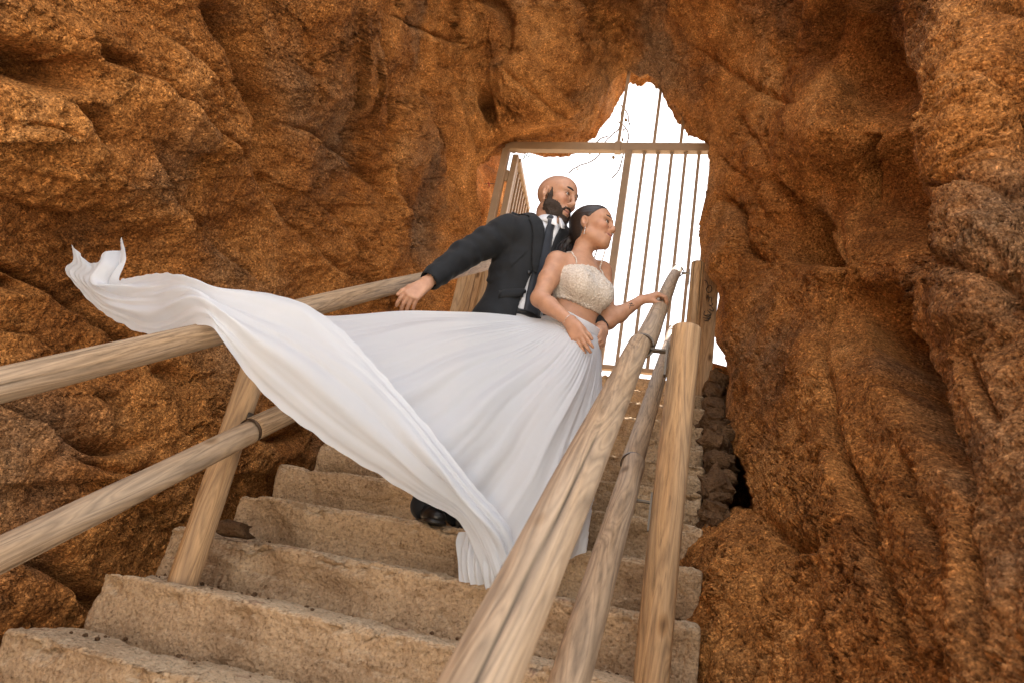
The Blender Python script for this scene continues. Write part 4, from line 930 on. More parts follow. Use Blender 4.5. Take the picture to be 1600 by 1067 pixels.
    def jd(V, Q):
        N = vnorm(V, Q); t = np.clip(((V - shR) @ unit(wrR - shR)) / np.linalg.norm(wrR - shR), 0, 1.1); on = sstep(.02, .15, t) * (np.linalg.norm(np.cross(V - shR, unit(wrR - shR)), axis=1) < .16)
        wv = V @ unit(wrR - shR); side = V @ Up
        w = ridged(V @ np.array([[.8, 0, .4], [0, .5, 0], [-.3, 0, .6]]) * 13 + 3, 2) * .0040 + np.sin(wv * 40 - side * 46 + 5 * perlin(V * 5 + 9)) * .0020
        body = fbm(V * np.array([7, 7, 3.5]), 3) * .006 + np.sin((V @ Lf_) * 55 + (V @ Up) * 30 + 5 * perlin(V * 3)) * .0016
        return V + N * (w * on + body * (1 - on) + fbm(V * 22, 2) * .0008)[:, None] * (1 - .85 * np.exp(-((V - wrR) ** 2).sum(1) / .06 ** 2))[:, None]
    jk = smooth_link('jacket', K, M['suit'], root, jd)
    # lapels, flap pocket and buttons lie on the jacket's front
    def on_front(lat, up, lift): return surf(K, chest + Lf_ * lat + Up * up + Ft * .34, -Ft) + Ft * lift
    for sg in (1, -1):
        rows = []
        for u in np.linspace(0, 1, 40):
            z = .225 - .38 * u; wo = .036 + .045 * max(0, z / .16) ** 2 * (z > 0); wo = min(wo, .078)
            wl = .072 * (1 - u) ** .5 * (1 if u > .30 else .80 if u > .24 else .98) * sstep(0, .06, u + .05)
            row = []
            for q in np.linspace(0, 1, 6):
                lat = sg * (wo - .012 + (wl + .008) * q); p = on_front(sg * max(abs(lat), wo + .006), z, .0); p = p + Lf_ * (lat - sg * max(abs(lat), wo + .006)); row.append(p + Ft * (.013 - .004 * q))
            rows.append(row)
        G = np.array(rows); o = link('lapel', mesh_np('lapel', G.reshape(-1, 3), grid_faces(40, 6)), M['suit'], jk, loc=(0, 0, 0)); o.modifiers.new('thick', 'SOLIDIFY').thickness = .004
    G = np.array([[on_front(-.060 - .105 * a, -.235 - .045 * b_ - .03 * a, .008 if b_ else .004) for b_ in (0, .5, 1)] for a in np.linspace(0, 1, 9)])
    o = link('pocket_flap', mesh_np('flap', G.reshape(-1, 3), grid_faces(9, 3)), M['suit'], jk, loc=(0, 0, 0)); o.modifiers.new('thick', 'SOLIDIFY').thickness = .005
    for z in (-.155, -.245):
        p = on_front(-.055, z, .002); o = ball('button', p + root.location * 0, .010, M['leather'], None, 12, (1, 1, .4), Vector(Ft).to_track_quat('Z', 'Y')); o.parent = jk; o.location = Vector(p)
    # tie
    T = []
    for i, u in enumerate(np.linspace(0, 1, 26)):
        up = .152 - .50 * u; w = .014 + .004 * (u < .05) if u < .08 else .016 + .026 * min(1, u * 1.5)
        c = surf(S, chest + Up * up + Ft * .34, -Ft)
        T.append([c + Lf_ * (w * q) + Ft * (.012 - .004 * q * q + (.012 if u < .1 else 0)) for q in (-1, -.5, 0, .5, 1)])
    o = link('tie', mesh_np('tie', np.array(T).reshape(-1, 3), grid_faces(26, 5)), M['tie'], root); o.modifiers.new('thick', 'SOLIDIFY').thickness = .006
    kc = surf(S, chest + Up * .157 + Ft * .34, -Ft); ball('tie_knot', kc + Ft * .008, .019, M['tie'], root, 16, (1, .8, 1.2))
    # belt and trousers
    Tr = Field((-1.4, 2.3, TZ - .02), (-.3, 3.15, 1.16), .008)
    fR, fL = J(664, 790, 2.70), J(716, 800, 2.78); knR = hip * .5 + fR * .5 + Ft * .05 + Lf_ * -.03; knL = hip * .5 + fL * .5 + Ft * .04 + Lf_ * .05
    Tr.ell(hip - Up * .02, (.112, .160, .12), Tm, .03)
    Tr.chain([(hip - Lf_ * .085 - Up * .06, .095), (knR, .072), (fR, .062)], .04); Tr.chain([(hip + Lf_ * .085 - Up * .06, .095), (knL, .072), (fL, .062)], .04)
    smooth_link('trousers', Tr, M['suit'], root)
    bc = hip + Up * .045; th = np.linspace(0, 2 * np.pi, 48, endpoint=False)
    tube('belt', [surf(S, bc + (Ft * math.cos(t) + Lf_ * math.sin(t)) * .3, -(Ft * math.cos(t) + Lf_ * math.sin(t))) + (Ft * math.cos(t) + Lf_ * math.sin(t)) * .003 for t in th], .013, M['leather'], root, 8, True)
    # shoes
    for (hx, hy, hY), (tx, ty, tY), nm in (((660, 806, 2.76), (682, 832, 2.535), 'R'), ((716, 822, 2.84), (735, 838, 2.60), 'L')):
        a, b_ = J(hx, hy, hY), J(tx, ty, tY); a[2] = TZ; b_[2] = TZ; d = unit(b_ - a); b_ = a + d * .25; side = np.array([d[1], -d[0], 0]); Rs = np.stack([d, side, Up], 1)
        H = Field(np.minimum(a, b_) - .12, np.maximum(a, b_) + np.array([.12, .12, .2]), .004)
        H.ell(a + d * .03 + Up * .045, (.048, .036, .048), Rs, .02); H.ell(b_ - d * .045 + Up * .028, (.062, .043, .032), Rs, .03); H.cone(a + d * .05 + Up * .06, b_ - d * .08 + Up * .035, .042, .036, .03); H.cone(a + d * .03 + Up * .07, a + d * .045 + Up * .12, .042, .046, .02)
        H.cone(a + d * .035 + Up * .10, a + d * .05 + Up * .19, .034, .036, .01, 'cut')
        slh, axh = H.sub(H.lo, H.lo + H.n * H.h); H.F[slh] = np.maximum(H.F[slh], (TZ + .004 - axh[2]).astype(np.float32))
        sh = smooth_link('shoe', H, M['leather'], root)
        So = Field(np.minimum(a, b_) - .12, np.maximum(a, b_) + .12, .004); So.cone(a + d * .02, b_ - d * .035, .040, .048, .01)
        sl2, ax2 = So.sub(So.lo, So.lo + So.n * So.h); So.F[sl2] = np.maximum(So.F[sl2], (np.abs(ax2[2] - TZ - .009) - .009).astype(np.float32)); smooth_link('sole', So, M['leather'], sh).location = (0, 0, 0)
        for q in (.085, .105, .125):
            c = a + d * q; P = [c + side * w + Up * (.097 - .35 * (q - .085) - abs(w) * .35 + .004) for w in (-.022, -.011, 0, .011, .022)]; tube('lace', P, .0025, M['tie'], sh, 5).location = (0, 0, 0)
groom()

# ---- bride
def bride():
    TZ = nose(2)[1]
    root = empty('person', (-.60, 2.70, TZ), label='woman in cream cropped top and long white skirt, one hand on the rail', cat='person')
    J = aY; Ft = unit((.72, -.69, 0)); Tm = frame(Ft); Lf_, Up = Tm[:, 1], Tm[:, 2]
    neck = J(906, 404, 2.68); shR = J(870, 409, 2.58); shL = J(940, 423, 2.78); chest = J(905, 450, 2.67); waist = J(900, 492, 2.68); hip = J(890, 540, 2.69)
    elR = J(843, 467, 2.50); wrR = J(891, 503, 2.45); elL = J(950, 503, 2.74)
    ry = 2.86; rc = np.array([-.178, ry, nose_z(ry) + .955]); topn = unit((0, -SLOPE, 1)); axr = unit((0, 1, SLOPE)); cr_ = np.array([1., 0, 0])
    hw = rc + topn * .030 - cr_ * .088 - axr * .02; wrL = hw
    hO = J(926, 357, 2.68); HR = frame((.965, -.25, .08), (.05, -.02, 1)); s = .95
    B = Field((-1.0, 2.25, .80), (-.02, 3.05, 1.86), .0036)
    Lh = head(B, hO, HR, s, True)
    B.cone(Lh(-.032, 0, -.060), neck + Up * -.012, .044, .047, .03); B.cone(neck - Up * .02, shR - Up * .008, .040, .044, .035); B.cone(neck - Up * .02, shL - Up * .008, .040, .044, .035)
    B.ell(chest + Up * .02, (.088, .132, .125), Tm, .04); B.ell(waist, (.080, .108, .11), Tm, .06); B.ell(hip, (.100, .145, .13), Tm, .06)
    for sg in (1, -1): B.ell(chest + Ft * .070 + Lf_ * (sg * .060) - Up * .018, (.056, .057, .055), Tm, .03)
    for sg in (1, -1): B.cone(neck - Up * .038 + Ft * .035 + Lf_ * sg * .015, (shR if sg < 0 else shL) * .75 + neck * .25 - Up * .018 + Ft * .03, .011, .010, .02)   # collar bones
    B.chain([(shR, .047), (shR * .5 + elR * .5, .043), (elR, .036), (elR * .7 + wrR * .3, .036), (wrR, .0235)], .02)
    B.chain([(shL, .045), (shL * .5 + elL * .5, .040), (elL, .034), (elL * .65 + wrL * .35, .035), (wrL, .0225)], .02)
    tip = J(912, 547, 2.42)
    hand(B, wrR, J(905, 530, 2.43) - wrR, (.35, .55, -.5), (.85, -.25, .35), .93, [(.25, .25, .2), (.3, .3, .2), (.35, .3, .25), (.4, .35, .25)], .05, (.25, .9, .25), .2)
    hand(B, hw, unit(cr_ * .86 + topn * .38 + axr * .12), unit(-topn + cr_ * .35), -axr * .9 + cr_ * .1, .92, [(.75, .8, .45), (.8, .8, .45), (.85, .8, .45), (.9, .8, .5)], .02, (.35, .85, .35), .7)
    def colour(V):
        q = ((V - hO) @ HR) / s; C = np.tile(np.array([.47, .255, .155]), (len(V), 1)); zc = q[:, 2] + .0655 - .0065 * np.clip(np.abs(q[:, 1]) / .025, 0, 1.2) ** 2; lip = np.exp(-(zc / .0085) ** 4 - (q[:, 1] / .023) ** 6) * (q[:, 0] > .070); C += lip[:, None] * (np.array([.40, .13, .11]) - C) * .8; ln = np.exp(-(zc / .0022) ** 2 - (q[:, 1] / .026) ** 6) * (q[:, 0] > .070); C *= (1 - .75 * ln)[:, None]
        ck = np.exp(-(((q[:, 0] - .07) / .03) ** 2 + ((np.abs(q[:, 1]) - .042) / .02) ** 2 + ((q[:, 2] + .028) / .02) ** 2)); C += ck[:, None] * np.array([.05, -.025, -.015])
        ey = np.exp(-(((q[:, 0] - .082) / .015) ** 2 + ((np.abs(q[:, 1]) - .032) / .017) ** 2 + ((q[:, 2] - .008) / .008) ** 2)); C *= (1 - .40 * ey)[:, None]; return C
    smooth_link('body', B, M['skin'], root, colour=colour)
    eyes(Lh, HR, s, root, True, (-.05, .04))
    # legs under the skirt
    Lg = Field((-1.1, 2.35, TZ - .01), (-.3, 3.0, 1.0), .009)
    for sg in (1, -1):
        f = np.array([-.62, 2.72, TZ + .03]) + Lf_ * .08 * sg; kn = hip * .45 + f * .55 + Lf_ * .04 * sg; Lg.chain([(hip + Lf_ * .07 * sg - Up * .02, .085), (kn, .056), (f + Up * .06, .038)], .03); Lg.cone(f + Up * .01, f + Ft * .15 - Up * .01, .034, .024, .03)
    o = smooth_link('legs', Lg, M['skin'], root, colour=lambda V: np.tile(np.array([.47, .255, .155]), (len(V), 1)))
    # hair: sleek cap, low ponytail
    Hf = Field(hO - .26, hO + .22, .0034); l3 = Lh
    Hf.ell(l3(-.020, 0, .036), np.array((.1035, .0815, .0880)) * s, HR, .01); Hf.ell(l3(.032, 0, .037), np.array((.0605, .0665, .0645)) * s, HR, .03); Hf.ell(l3(-.060, 0, -.030), np.array((.043, .056, .056)) * s, HR, .04)
    Hf.ell(l3(-.02, 0, -.045), np.array((.055, .060, .045)) * s, HR, .03)
    def facecut(x, y, z):
        X, Y, Z_ = x - hO[0], y - hO[1], z - hO[2]; u = (X * HR[0, 0] + Y * HR[1, 0] + Z_ * HR[2, 0]) / s; v = (X * HR[0, 2] + Y * HR[1, 2] + Z_ * HR[2, 2]) / s; w = (X * HR[0, 1] + Y * HR[1, 1] + Z_ * HR[2, 1]) / s
        return np.maximum(-.0125 - (.638 * u - .77 * v) + .9 * w * w, -.020 + .45 * np.clip(v, -.1, .03) - u + .02)
    slh, axh = Hf.sub(Hf.lo, Hf.lo + Hf.n * Hf.h); fcut = -facecut(*axh).astype(np.float32) * s; hh = np.maximum(.010 - np.abs(Hf.F[slh] - fcut), 0) / .010; Hf.F[slh] = np.maximum(Hf.F[slh], fcut) + hh * hh * .0025
    for sg in (1, -1): Hf.ell(l3(-.008, sg * .082, -.012), np.array((.026, .022, .038)) * s, HR, .004, 'cut')
    tie_ = l3(-.106, 0, -.042)
    Hf.chain([(l3(-.080, 0, -.020), .031), (tie_, .016)], .02)
    tl = [tie_, l3(-.126, -.004, -.058), l3(-.142, -.006, -.090), l3(-.142, -.006, -.125), l3(-.130, -.004, -.155)]
    Hf.chain([(tl[0], .014), (tl[1], .015), (tl[2], .015), (tl[3], .011), (tl[4], .005)], .012)
    def hd_(V, Q):
        N = vnorm(V, Q); q = ((V - hO) @ HR) / s; ang = np.arctan2(q[:, 1], q[:, 2] + .02); return V + N * (perlin(np.stack([ang * 22, q[:, 0] * 5, q[:, 2] * 3], 1)) * .0014)[:, None]
    hr = smooth_link('hair', Hf, M['hair'], root, hd_)
    P = [tie_ + (HR[:, 1] * math.cos(t) + unit(HR[:, 2] + HR[:, 0] * .6) * math.sin(t)) * .017 for t in np.linspace(0, 2 * np.pi, 20, endpoint=False)]; o = tube('hair_tie', P, .004, M['hair'], root, 6, True)
    ht, hf = [], []; r_ = np.random.default_rng(4)
    for i in range(240): # loose strands of the tail
        off = r_.normal(size=3) * .010; k = len(ht); w = unit(r_.normal(size=3)) * .0006; L_ = r_.uniform(.75, 1.12)
        Pn = catmull(np.array([tl[0] + off * .3, tl[1] + off, tl[2] + off * 1.5, tl[2] + (tl[3] - tl[2]) * L_ + off * 1.9, tl[2] + (tl[4] - tl[2]) * L_ + off * 2.2]), 9)
        for p in Pn: ht += [p - w, p + w]
        hf += [[k + 2 * j, k + 2 * j + 1, k + 2 * j + 3, k + 2 * j + 2] for j in range(8)]
    me = bpy.data.meshes.new('strands'); me.from_pydata([tuple(v) for v in ht], [], hf); me.update(); o = link('strands', me, M['hair'], hr, loc=(0, 0, 0)); o['kind'] = 'stuff'
    # cropped top: a thick crochet band with scalloped edges
    Tp = Field((-.85, 2.3, 1.0), (-.2, 3.0, 1.5), .0036); g = .011
    Tp.ell(chest + Up * .02, (.088 + g, .132 + g, .125 + g), Tm, .04); Tp.ell(waist, (.080 + g * .8, .108 + g * .8, .11), Tm, .06)
    for sg in (1, -1): Tp.ell(chest + Ft * .070 + Lf_ * (sg * .060) - Up * .018, (.056 + g, .057 + g, .055 + g), Tm, .03)
    Tp.cone(chest + Ft * .09 - Lf_ * .05 - Up * .05, chest + Ft * .09 + Lf_ * .05 - Up * .05, .05, .05, .04)
    slt, axt = Tp.sub(Tp.lo, Tp.lo + Tp.n * Tp.h)
    X, Y, Z_ = axt[0] - chest[0], axt[1] - chest[1], axt[2] - chest[2]; ang = np.arctan2(X * Lf_[0] + Y * Lf_[1], X * Ft[0] + Y * Ft[1]); fw = X * Ft[0] + Y * Ft[1]
    ztop_ = .056 + .018 * np.cos(2 * ang) + .0045 * np.abs(np.sin(ang * 13)); zbot = -.088 - .030 * np.cos(ang) - .006 * np.abs(np.sin(ang * 14))
    Tp.F[slt] = np.maximum(Tp.F[slt], np.maximum(Z_ - ztop_, zbot - Z_).astype(np.float32))
    def td(V, Q):
        N = vnorm(V, Q); q = np.stack([np.arctan2((V - chest) @ Lf_, (V - chest) @ Ft) * .13, V[:, 2], V[:, 0] * 0], 1)
        return V + N * (np.abs(perlin(q * 120)) * .0042 + perlin(V * 60) * .0012 - .001)[:, None]
    smooth_link('crop_top', Tp, M['crochet'], root, td)
    for sg, sh_ in ((-1, shR), (1, shL)):
        tp_ = neck * .40 + sh_ * .60; fr = chest + Up * .082 + Lf_ * sg * .078 + Ft * .09; bk = chest + Up * .085 + Lf_ * sg * .078 - Ft * .10; path = []
        for p in catmull([fr, fr * .5 + tp_ * .5 + Up * .03 + Ft * .02, tp_ + Up * .04, bk * .5 + tp_ * .5 + Up * .03 - Ft * .02, bk], 30):
            cen = np.array(tp_) * .6 + chest * .4 - Up * .03; cen = cen + Lf_ * ((p - cen) @ Lf_); d = unit(cen - p); q_ = surf(B, p - d * .05, d, .22); path.append(q_ - d * .003)
        tube('shoulder_strap', catmull(path[::2], 30), .0032, M['crochet'], root, 6)
    # jewellery
    for sg in (1, -1):
        e = l3(-.004, sg * .084, -.047)
        for i, r in enumerate((.0035, .0026, .0040, .0028, .0034)): ball('earring', e - Up * (.008 * i), r, M['gold'], root, 10)
    def loop(name, c, ax_, r, th_): 
        Rm = frame(ax_, (0.1, 0, 1)); tube(name, [c + (Rm[:, 1] * math.cos(t) + Rm[:, 2] * math.sin(t)) * r for t in np.linspace(0, 2 * np.pi, 24, endpoint=False)], th_, M['gold'], root, 5, True)
    loop('bracelet', wrR - (wrR - elR) * .04, wrR - elR, .0265, .0013)
    # small inked mark on the left forearm
    fa = elL * .28 + wrL * .72; vw = unit(-fa); ink = []
    for st in ([(-.020, .008), (-.010, -.002), (.0, -.008), (.012, -.012)], [(-.014, -.012), (-.004, -.006), (.006, .002), (.016, .002)], [(-.004, -.016), (.004, -.012), (.012, -.004)]):
        e1 = unit(wrL - elL); e2 = unit(np.cross(e1, vw)); P = [surf(B, fa + e1 * a + e2 * b_ + vw * .12, -vw) + vw * .0008 for a, b_ in catmull(st, 10)]; tube('tattoo', P, .0016, M['ink'], root, 5)

    # ---- skirt: gathered fan from the waist, long train blown over the left rail
    def sheet_from(ctrl, nu, nv):
        """ctrl [rows u][cols v] of (px, py, Y): smooth surface through them"""
        G = np.array([[J(*c) for c in row] for row in ctrl]); A = np.stack([catmull(r, nv) for r in G]); return np.stack([catmull(A[:, j], nu) for j in range(nv)], 1)
    def gnorm(G):
        N = np.cross(np.gradient(G, axis=0), np.gradient(G, axis=1)); N /= np.linalg.norm(N, axis=2)[..., None] + 1e-12; fl = (N * G).sum(-1) > 0; N[fl] *= -1; return N
    main = [[(846, 499, 2.62), (760, 490, 2.50), (650, 489, 2.34), (560, 496, 2.16), (500, 496, 2.02), (462, 478, 1.90)],
            [(858, 499, 2.57), (780, 510, 2.42), (690, 535, 2.25), (620, 560, 2.12), (560, 565, 2.02), (520, 545, 1.95)],
            [(870, 500, 2.52), (800, 540, 2.37), (735, 590, 2.23), (680, 630, 2.14), (630, 645, 2.06), (592, 615, 2.02)],
            [(884, 503, 2.49), (830, 570, 2.33), (785, 640, 2.22), (745, 700, 2.17), (705, 730, 2.13), (672, 705, 2.10)],
            [(899, 508, 2.47), (858, 600, 2.32), (825, 690, 2.24), (798, 760, 2.22), (770, 805, 2.20), (748, 800, 2.18)],
            [(913, 513, 2.48), (886, 620, 2.34), (862, 720, 2.28), (842, 800, 2.27), (826, 860, 2.28), (812, 890, 2.30)],
            [(926, 517, 2.52), (912, 620, 2.42), (895, 720, 2.37), (880, 800, 2.38), (868, 860, 2.42), (862, 884, 2.44)],
            [(936, 521, 2.60), (932, 620, 2.53), (924, 720, 2.49), (914, 800, 2.49), (907, 850, 2.50), (905, 868, 2.51)],
            [(938, 521, 2.72), (937, 620, 2.66), (931, 720, 2.62), (922, 800, 2.60), (914, 840, 2.59), (911, 852, 2.59)],
            [(915, 515, 2.80), (915, 610, 2.85), (905, 700, 2.86), (892, 770, 2.86), (886, 800, 2.86), (884, 812, 2.86)],
            [(870, 505, 2.76), (850, 560, 2.85), (830, 640, 2.88), (815, 700, 2.90), (808, 740, 2.90), (805, 760, 2.90)],
            [(848, 500, 2.66), (800, 520, 2.66), (760, 560, 2.66), (735, 600, 2.66), (720, 640, 2.66), (715, 660, 2.66)]]
    nu, nv = 420, 170; G = sheet_from(main, nu, nv); N = gnorm(G); u = np.linspace(0, 1, nu)[:, None]; v = np.linspace(0, 1, nv)[None]
    uu = u + .010 * perlin(np.stack([(u + 0 * v).ravel() * 4, (v + 0 * u).ravel() * 1.5, 0 * (u + v).ravel()], 1)).reshape(nu, nv)
    q = np.stack([(uu * 34).ravel(), (v * .9 + 0 * u).ravel(), 0 * (u + v).ravel()], 1)
    fold = perlin(q).reshape(nu, nv) * .015 * sstep(0, .5, v) + perlin(q * np.array([2.6, 1.2, 1]) + 7).reshape(nu, nv) * .0042 * sstep(0, .18, v) + np.sin(uu * 520) * .0016 * (1 - sstep(.05, .7, v)) + perlin(q * np.array([.45, 1.0, 1]) + 31).reshape(nu, nv) * .045 * sstep(.15, .7, v)
    G = G + N * fold[..., None]
    sk = link('skirt', mesh_np('skirt', G.reshape(-1, 3), grid_faces(nu, nv)), M['chiffon'], root)
    # waistband
    wb = catmull([J(846, 499, 2.62), J(870, 497, 2.515), J(885, 492, 2.49), J(905, 502, 2.468), J(925, 512, 2.51), J(938, 521, 2.62), J(930, 517, 2.74), J(905, 508, 2.79), J(868, 500, 2.755), J(846, 499, 2.66)], 60)
    rows = [[p + Up * dz + (p - waist) * e for dz, e in ((-.022, .015), (-.012, .02), (.0, .02), (.010, .015), (.016, -.01))] for p in wb]
    link('waistband', mesh_np('waistband', np.array(rows).reshape(-1, 3), grid_faces(60, 5)), M['chiffon'], sk, loc=(0, 0, 0))
    # train: between its upper edge and its lower edge
    Aed = [(806, 850, 2.27), (790, 812, 2.20), (742, 757, 2.10), (680, 678, 2.02), (605, 592, 1.94), (545, 527, 1.86), (480, 478, 1.78), (400, 456, 1.70), (335, 449, 1.64), (285, 430, 1.65), (245, 427, 1.70), (205, 432, 1.745), (186, 437, 1.77), (197, 404, 1.78), (190, 371, 1.79)]
    Bed = [(762, 920, 2.285), (748, 870, 2.25), (718, 811, 2.19), (655, 778, 2.09), (600, 746, 2.00), (525, 702, 1.90), (452, 650, 1.79), (395, 598, 1.70), (350, 535, 1.60), (318, 508, 1.60), (240, 524, 1.75), (160, 488, 1.80), (104, 427, 1.80), (115, 407, 1.80), (113, 381, 1.81)]
    mids = []
    for i, (a, b_) in enumerate(zip(Aed, Bed)):
        row = []
        for w in (0, .25, .5, .75, 1):
            x, y, Y = [a[k] + (b_[k] - a[k]) * w for k in range(3)]; bl = (.06 if i < 8 else .035) * math.sin(w * math.pi); Y -= bl
            row.append((x, y, Y))
        if i == 12: row = [(186, 437, 1.77), (162, 442, 1.74), (140, 440, 1.75), (120, 434, 1.78), (104, 427, 1.80)]
        if i == 13: row = [(197, 404, 1.78), (175, 416, 1.75), (146, 420, 1.76), (126, 414, 1.79), (115, 407, 1.80)]
        if i == 14: row = [(190, 371, 1.79), (173, 400, 1.77), (149, 409, 1.78), (128, 402, 1.79), (113, 381, 1.81)]
        mids.append(row)
    nu, nv = 420, 120; G = sheet_from(mids, nu, nv); N = gnorm(G); u = np.linspace(0, 1, nu)[:, None]; v = np.linspace(0, 1, nv)[None]
    vv = v + .05 * perlin(np.stack([(u * 6 + 0 * v).ravel(), (v * 2 + 0 * u).ravel(), 0 * (u + v).ravel()], 1)).reshape(nu, nv)
    q = np.stack([(u * 3.2 + 0 * v).ravel(), (vv * 5.5).ravel(), 0 * (u + v).ravel()], 1)
    fold = perlin(q).reshape(nu, nv) * .032 + perlin(q * np.array([1.6, 2.4, 1]) + 5).reshape(nu, nv) * .004 + perlin(q * np.array([5, 1.2, 1]) + 15).reshape(nu, nv) * .010 * sstep(.55, .8, u)
    fold *= (.35 + .65 * np.minimum(1, np.minimum(v, 1 - v) * 8))
    G = G + N * fold[..., None] + Up * (perlin(np.stack([(u * 40 + 0 * v).ravel(), 0 * (u + v).ravel(), 0 * (u + v).ravel()], 1)).reshape(nu, nv) * .006 * (np.exp(-v * 14) + np.exp(-(1 - v) * 14)))[..., None]
    link('train', mesh_np('train', G.reshape(-1, 3), grid_faces(nu, nv)), M['chiffon'], sk, loc=(0, 0, 0))
    # gathered corner of the hem resting on the step
    hemc = [[(718, 833, 2.34), (716, 860, 2.31), (717, 890, 2.30), (719, 908, 2.295)], [(728, 828, 2.32), (730, 858, 2.28), (732, 890, 2.275), (735, 911, 2.285)], [(742, 836, 2.31), (745, 865, 2.27), (748, 893, 2.265), (752, 914, 2.28)],
            [(757, 845, 2.29), (761, 870, 2.25), (765, 898, 2.25), (770, 918, 2.275)], [(775, 850, 2.27), (783, 872, 2.23), (787, 895, 2.245), (789, 915, 2.28)], [(800, 850, 2.28), (805, 872, 2.27), (806, 890, 2.28), (800, 905, 2.29)]]
    nu, nv = 110, 60; G = sheet_from(hemc, nu, nv); N = gnorm(G); u = np.linspace(0, 1, nu)[:, None]; v = np.linspace(0, 1, nv)[None]
    fold = np.sin((u + .06 * v) * 46 + 2 * np.sin(v * 3)) * .009 * (.4 + .6 * np.sin(v * 2.6)) + np.sin(u * 21 + 2) * .007
    link('hem_fold', mesh_np('hem_fold', (G + N * fold[..., None]).reshape(-1, 3), grid_faces(nu, nv)), M['chiffon'], sk, loc=(0, 0, 0))
bride()

# ------------------------------------------------------------------ rubble wall, loose stones, vine
def stone_mesh(rx, ry, rz, seed, n=3):
    bm = bmesh.new(); bmesh.ops.create_cube(bm, size=2); bmesh.ops.subdivide_edges(bm, edges=bm.edges, cuts=3, use_grid_fill=True)
    V = np.array([v.co for v in bm.verts]); V = V / (np.linalg.norm(V, axis=1)[:, None] ** .45); V /= np.abs(V).max(0)
    V += facets(V * 1.1 + seed * 3.7, seed)[:, None] * V * .28; V *= 1 + (fbm(V * 1.2 + seed * 5.3, 3) * .24 + ridged(V * 2.1 + seed, 2) * .05)[:, None]; V *= np.array([rx, ry, rz])
    for v, c in zip(bm.verts, V): v.co = c
    me = bpy.data.meshes.new('stone'); bm.to_mesh(me); bm.free(); return me
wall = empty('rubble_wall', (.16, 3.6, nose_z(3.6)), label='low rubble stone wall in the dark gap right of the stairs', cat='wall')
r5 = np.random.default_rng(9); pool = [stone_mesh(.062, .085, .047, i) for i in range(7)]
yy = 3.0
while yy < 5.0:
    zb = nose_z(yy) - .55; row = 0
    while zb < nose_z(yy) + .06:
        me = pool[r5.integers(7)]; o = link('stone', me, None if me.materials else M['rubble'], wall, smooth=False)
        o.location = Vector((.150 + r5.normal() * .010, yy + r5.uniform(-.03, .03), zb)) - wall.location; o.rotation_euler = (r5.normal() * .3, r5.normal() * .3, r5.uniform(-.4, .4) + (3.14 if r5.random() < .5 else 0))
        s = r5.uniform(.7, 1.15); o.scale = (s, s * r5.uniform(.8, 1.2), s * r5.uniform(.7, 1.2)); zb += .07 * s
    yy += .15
low = empty('coping_stone', (.22, 4.98, nose_z(4.9)), label='flat orange stone block at the foot of the graffiti pillar', cat='stone')
o = link('block', stone_mesh(.20, .14, .14, 41), M['rock'], low); o.location = (0.02, 0.02, -.02)
p = plane_pt = aY(345, 842, 2.34)
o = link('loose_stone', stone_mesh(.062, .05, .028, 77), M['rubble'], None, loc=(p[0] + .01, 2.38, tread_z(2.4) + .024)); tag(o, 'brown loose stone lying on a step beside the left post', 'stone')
o = place_log('log_stub', (.03, 2.66, tread_z(2.66) - .10), (.15, 2.64, tread_z(2.66) - .11), .03, .028, M['log'], None, 91, nseg=20); tag(o, 'short weathered log end poking out under the right end of a step', 'log')

M['twig'] = plain('dry_twig', (.12, .085, .055), .8); M['dryleaf'] = plain('dry_leaf', (.19, .125, .06), .8, var=.3); M['pine'] = plain('pine_needle', (.12, .17, .06), .7, var=.3)
def leaf_mesh(L, W, seed):
    P = []; n = 5
    for i in range(n):
        t = i / (n - 1); w = W * math.sin(math.pi * (t * .86 + .08)); c = .25 * L * math.sin(t * 2.2 + seed)
        P += [(L * t, -w, c + .2 * w), (L * t, 0, c), (L * t, w, c + .2 * w)]
    me = bpy.data.meshes.new('leaf'); me.from_pydata(P, [], [f for i in range(n - 1) for f in ([3 * i, 3 * i + 3, 3 * i + 4, 3 * i + 1], [3 * i + 1, 3 * i + 4, 3 * i + 5, 3 * i + 2])]); me.update()
    me.materials.append(M['dryleaf']); return me
vine = empty('dry_vine', tuple(aY(975, 150, 5.6)), label='thin dry vine with curled brown leaves hanging in the arch opening', cat='vine')
for st in ([(978, 140), (972, 172), (968, 200), (955, 212), (945, 224), (938, 240), (925, 252), (900, 262), (888, 272)], [(965, 190), (976, 198), (982, 214), (978, 228), (972, 250), (966, 268), (955, 280)], [(970, 165), (980, 178), (984, 196)],
           [(950, 214), (938, 218), (930, 226)], [(974, 238), (984, 236), (990, 226)]):
    P = catmull([aY(x, y, 5.6 + .01 * i) for i, (x, y) in enumerate(st)], 8 * len(st)); P += np.stack([fbm(P * 14, 2), fbm(P * 14 + 9, 2), fbm(P * 14 + 19, 2)], 1) * .006
    tube('stem', P, .0075, M['twig'], vine, 5)
lm = [leaf_mesh(.05, .022, i) for i in range(3)]
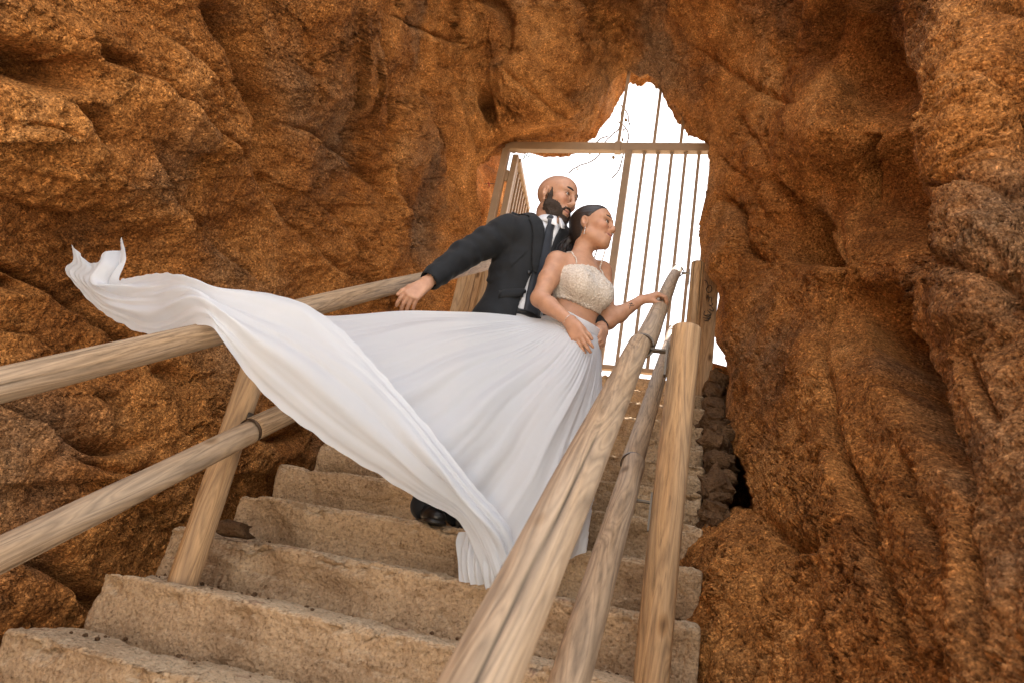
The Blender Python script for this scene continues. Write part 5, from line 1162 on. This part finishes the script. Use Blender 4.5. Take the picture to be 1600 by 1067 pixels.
for i, (x, y) in enumerate([(963, 198), (975, 203), (938, 212), (920, 241), (957, 244), (902, 262), (966, 263), (979, 190), (972, 222)]):
    for j in range(1):
        o = link('leaf', lm[(i + j) % 3], None, vine); o.location = Vector(aY(x, y, 5.6)) - vine.location; o.rotation_euler = (r5.uniform(0, 6), r5.uniform(0, 6), r5.uniform(0, 6)); o.scale = (.8, .8, .8)
tw = empty('pine_twig', tuple(aY(822, 238, 6.2)), label='small green pine twig dangling behind the gate lintel', cat='twig')
for i in range(26):
    a = np.array(aY(823 + r5.normal() * 5, 238 + r5.normal() * 4, 6.2)); d = np.array([r5.normal() * .5, r5.normal() * .5, -1]); d /= np.linalg.norm(d)
    tube('needle', [a, a + d * .06 + np.array([0.01, 0, 0]), a + d * .11], .002, M['pine'], tw, 4)
M['red'] = plain('red_cord', (.45, .03, .02), .7)
w0 = empty('wire_tie', tuple(aY(772, 288, 5.15)), label='short wire with a red knot tying the gate post to the rock', cat='wire')
tube('wire', [aY(757, 288, 5.2), aY(766, 287.5, 5.15), aY(776, 288, 5.06)], .003, M['twig'], w0, 5); tube('knot', [aY(763, 286, 5.16), aY(765, 291, 5.15), aY(762, 295, 5.16)], .006, M['red'], w0, 6)

# grit gathered in the corners of the treads
gv, gf = [], []; r6 = np.random.default_rng(21); base = np.array([v.co for v in stone_mesh(1, 1, .7, 3).vertices]); bme = pool[0]
ico = bmesh.new(); bmesh.ops.create_icosphere(ico, subdivisions=1, radius=1); iv = np.array([v.co for v in ico.verts]); ifc = [[v.index for v in f.verts] for f in ico.faces]; ico.free()
for i in range(420):
    k = int(r6.integers(-3, 5)); y, z = nose(k); rr = .0028 + .008 * r6.random() ** 3
    c = np.array([r6.uniform(XL + .05, XR - .05), y + TREAD - .02 - abs(r6.normal()) * .07, z + rr * .5]); A = iv * (1 + .3 * r6.normal(size=(len(iv), 1)) * .5) * np.array([1, r6.uniform(.6, 1), r6.uniform(.5, .8)]) * rr + c
    o_ = len(gv); gv += [tuple(p) for p in A]; gf += [[q + o_ for q in f] for f in ifc]
me = bpy.data.meshes.new('grit'); me.from_pydata(gv, [], gf); me.update(); tag(link('grit', me, M['rubble'], None, smooth=False), 'loose sandy grit scattered in the corners of the stone treads', 'grit', kind='stuff')
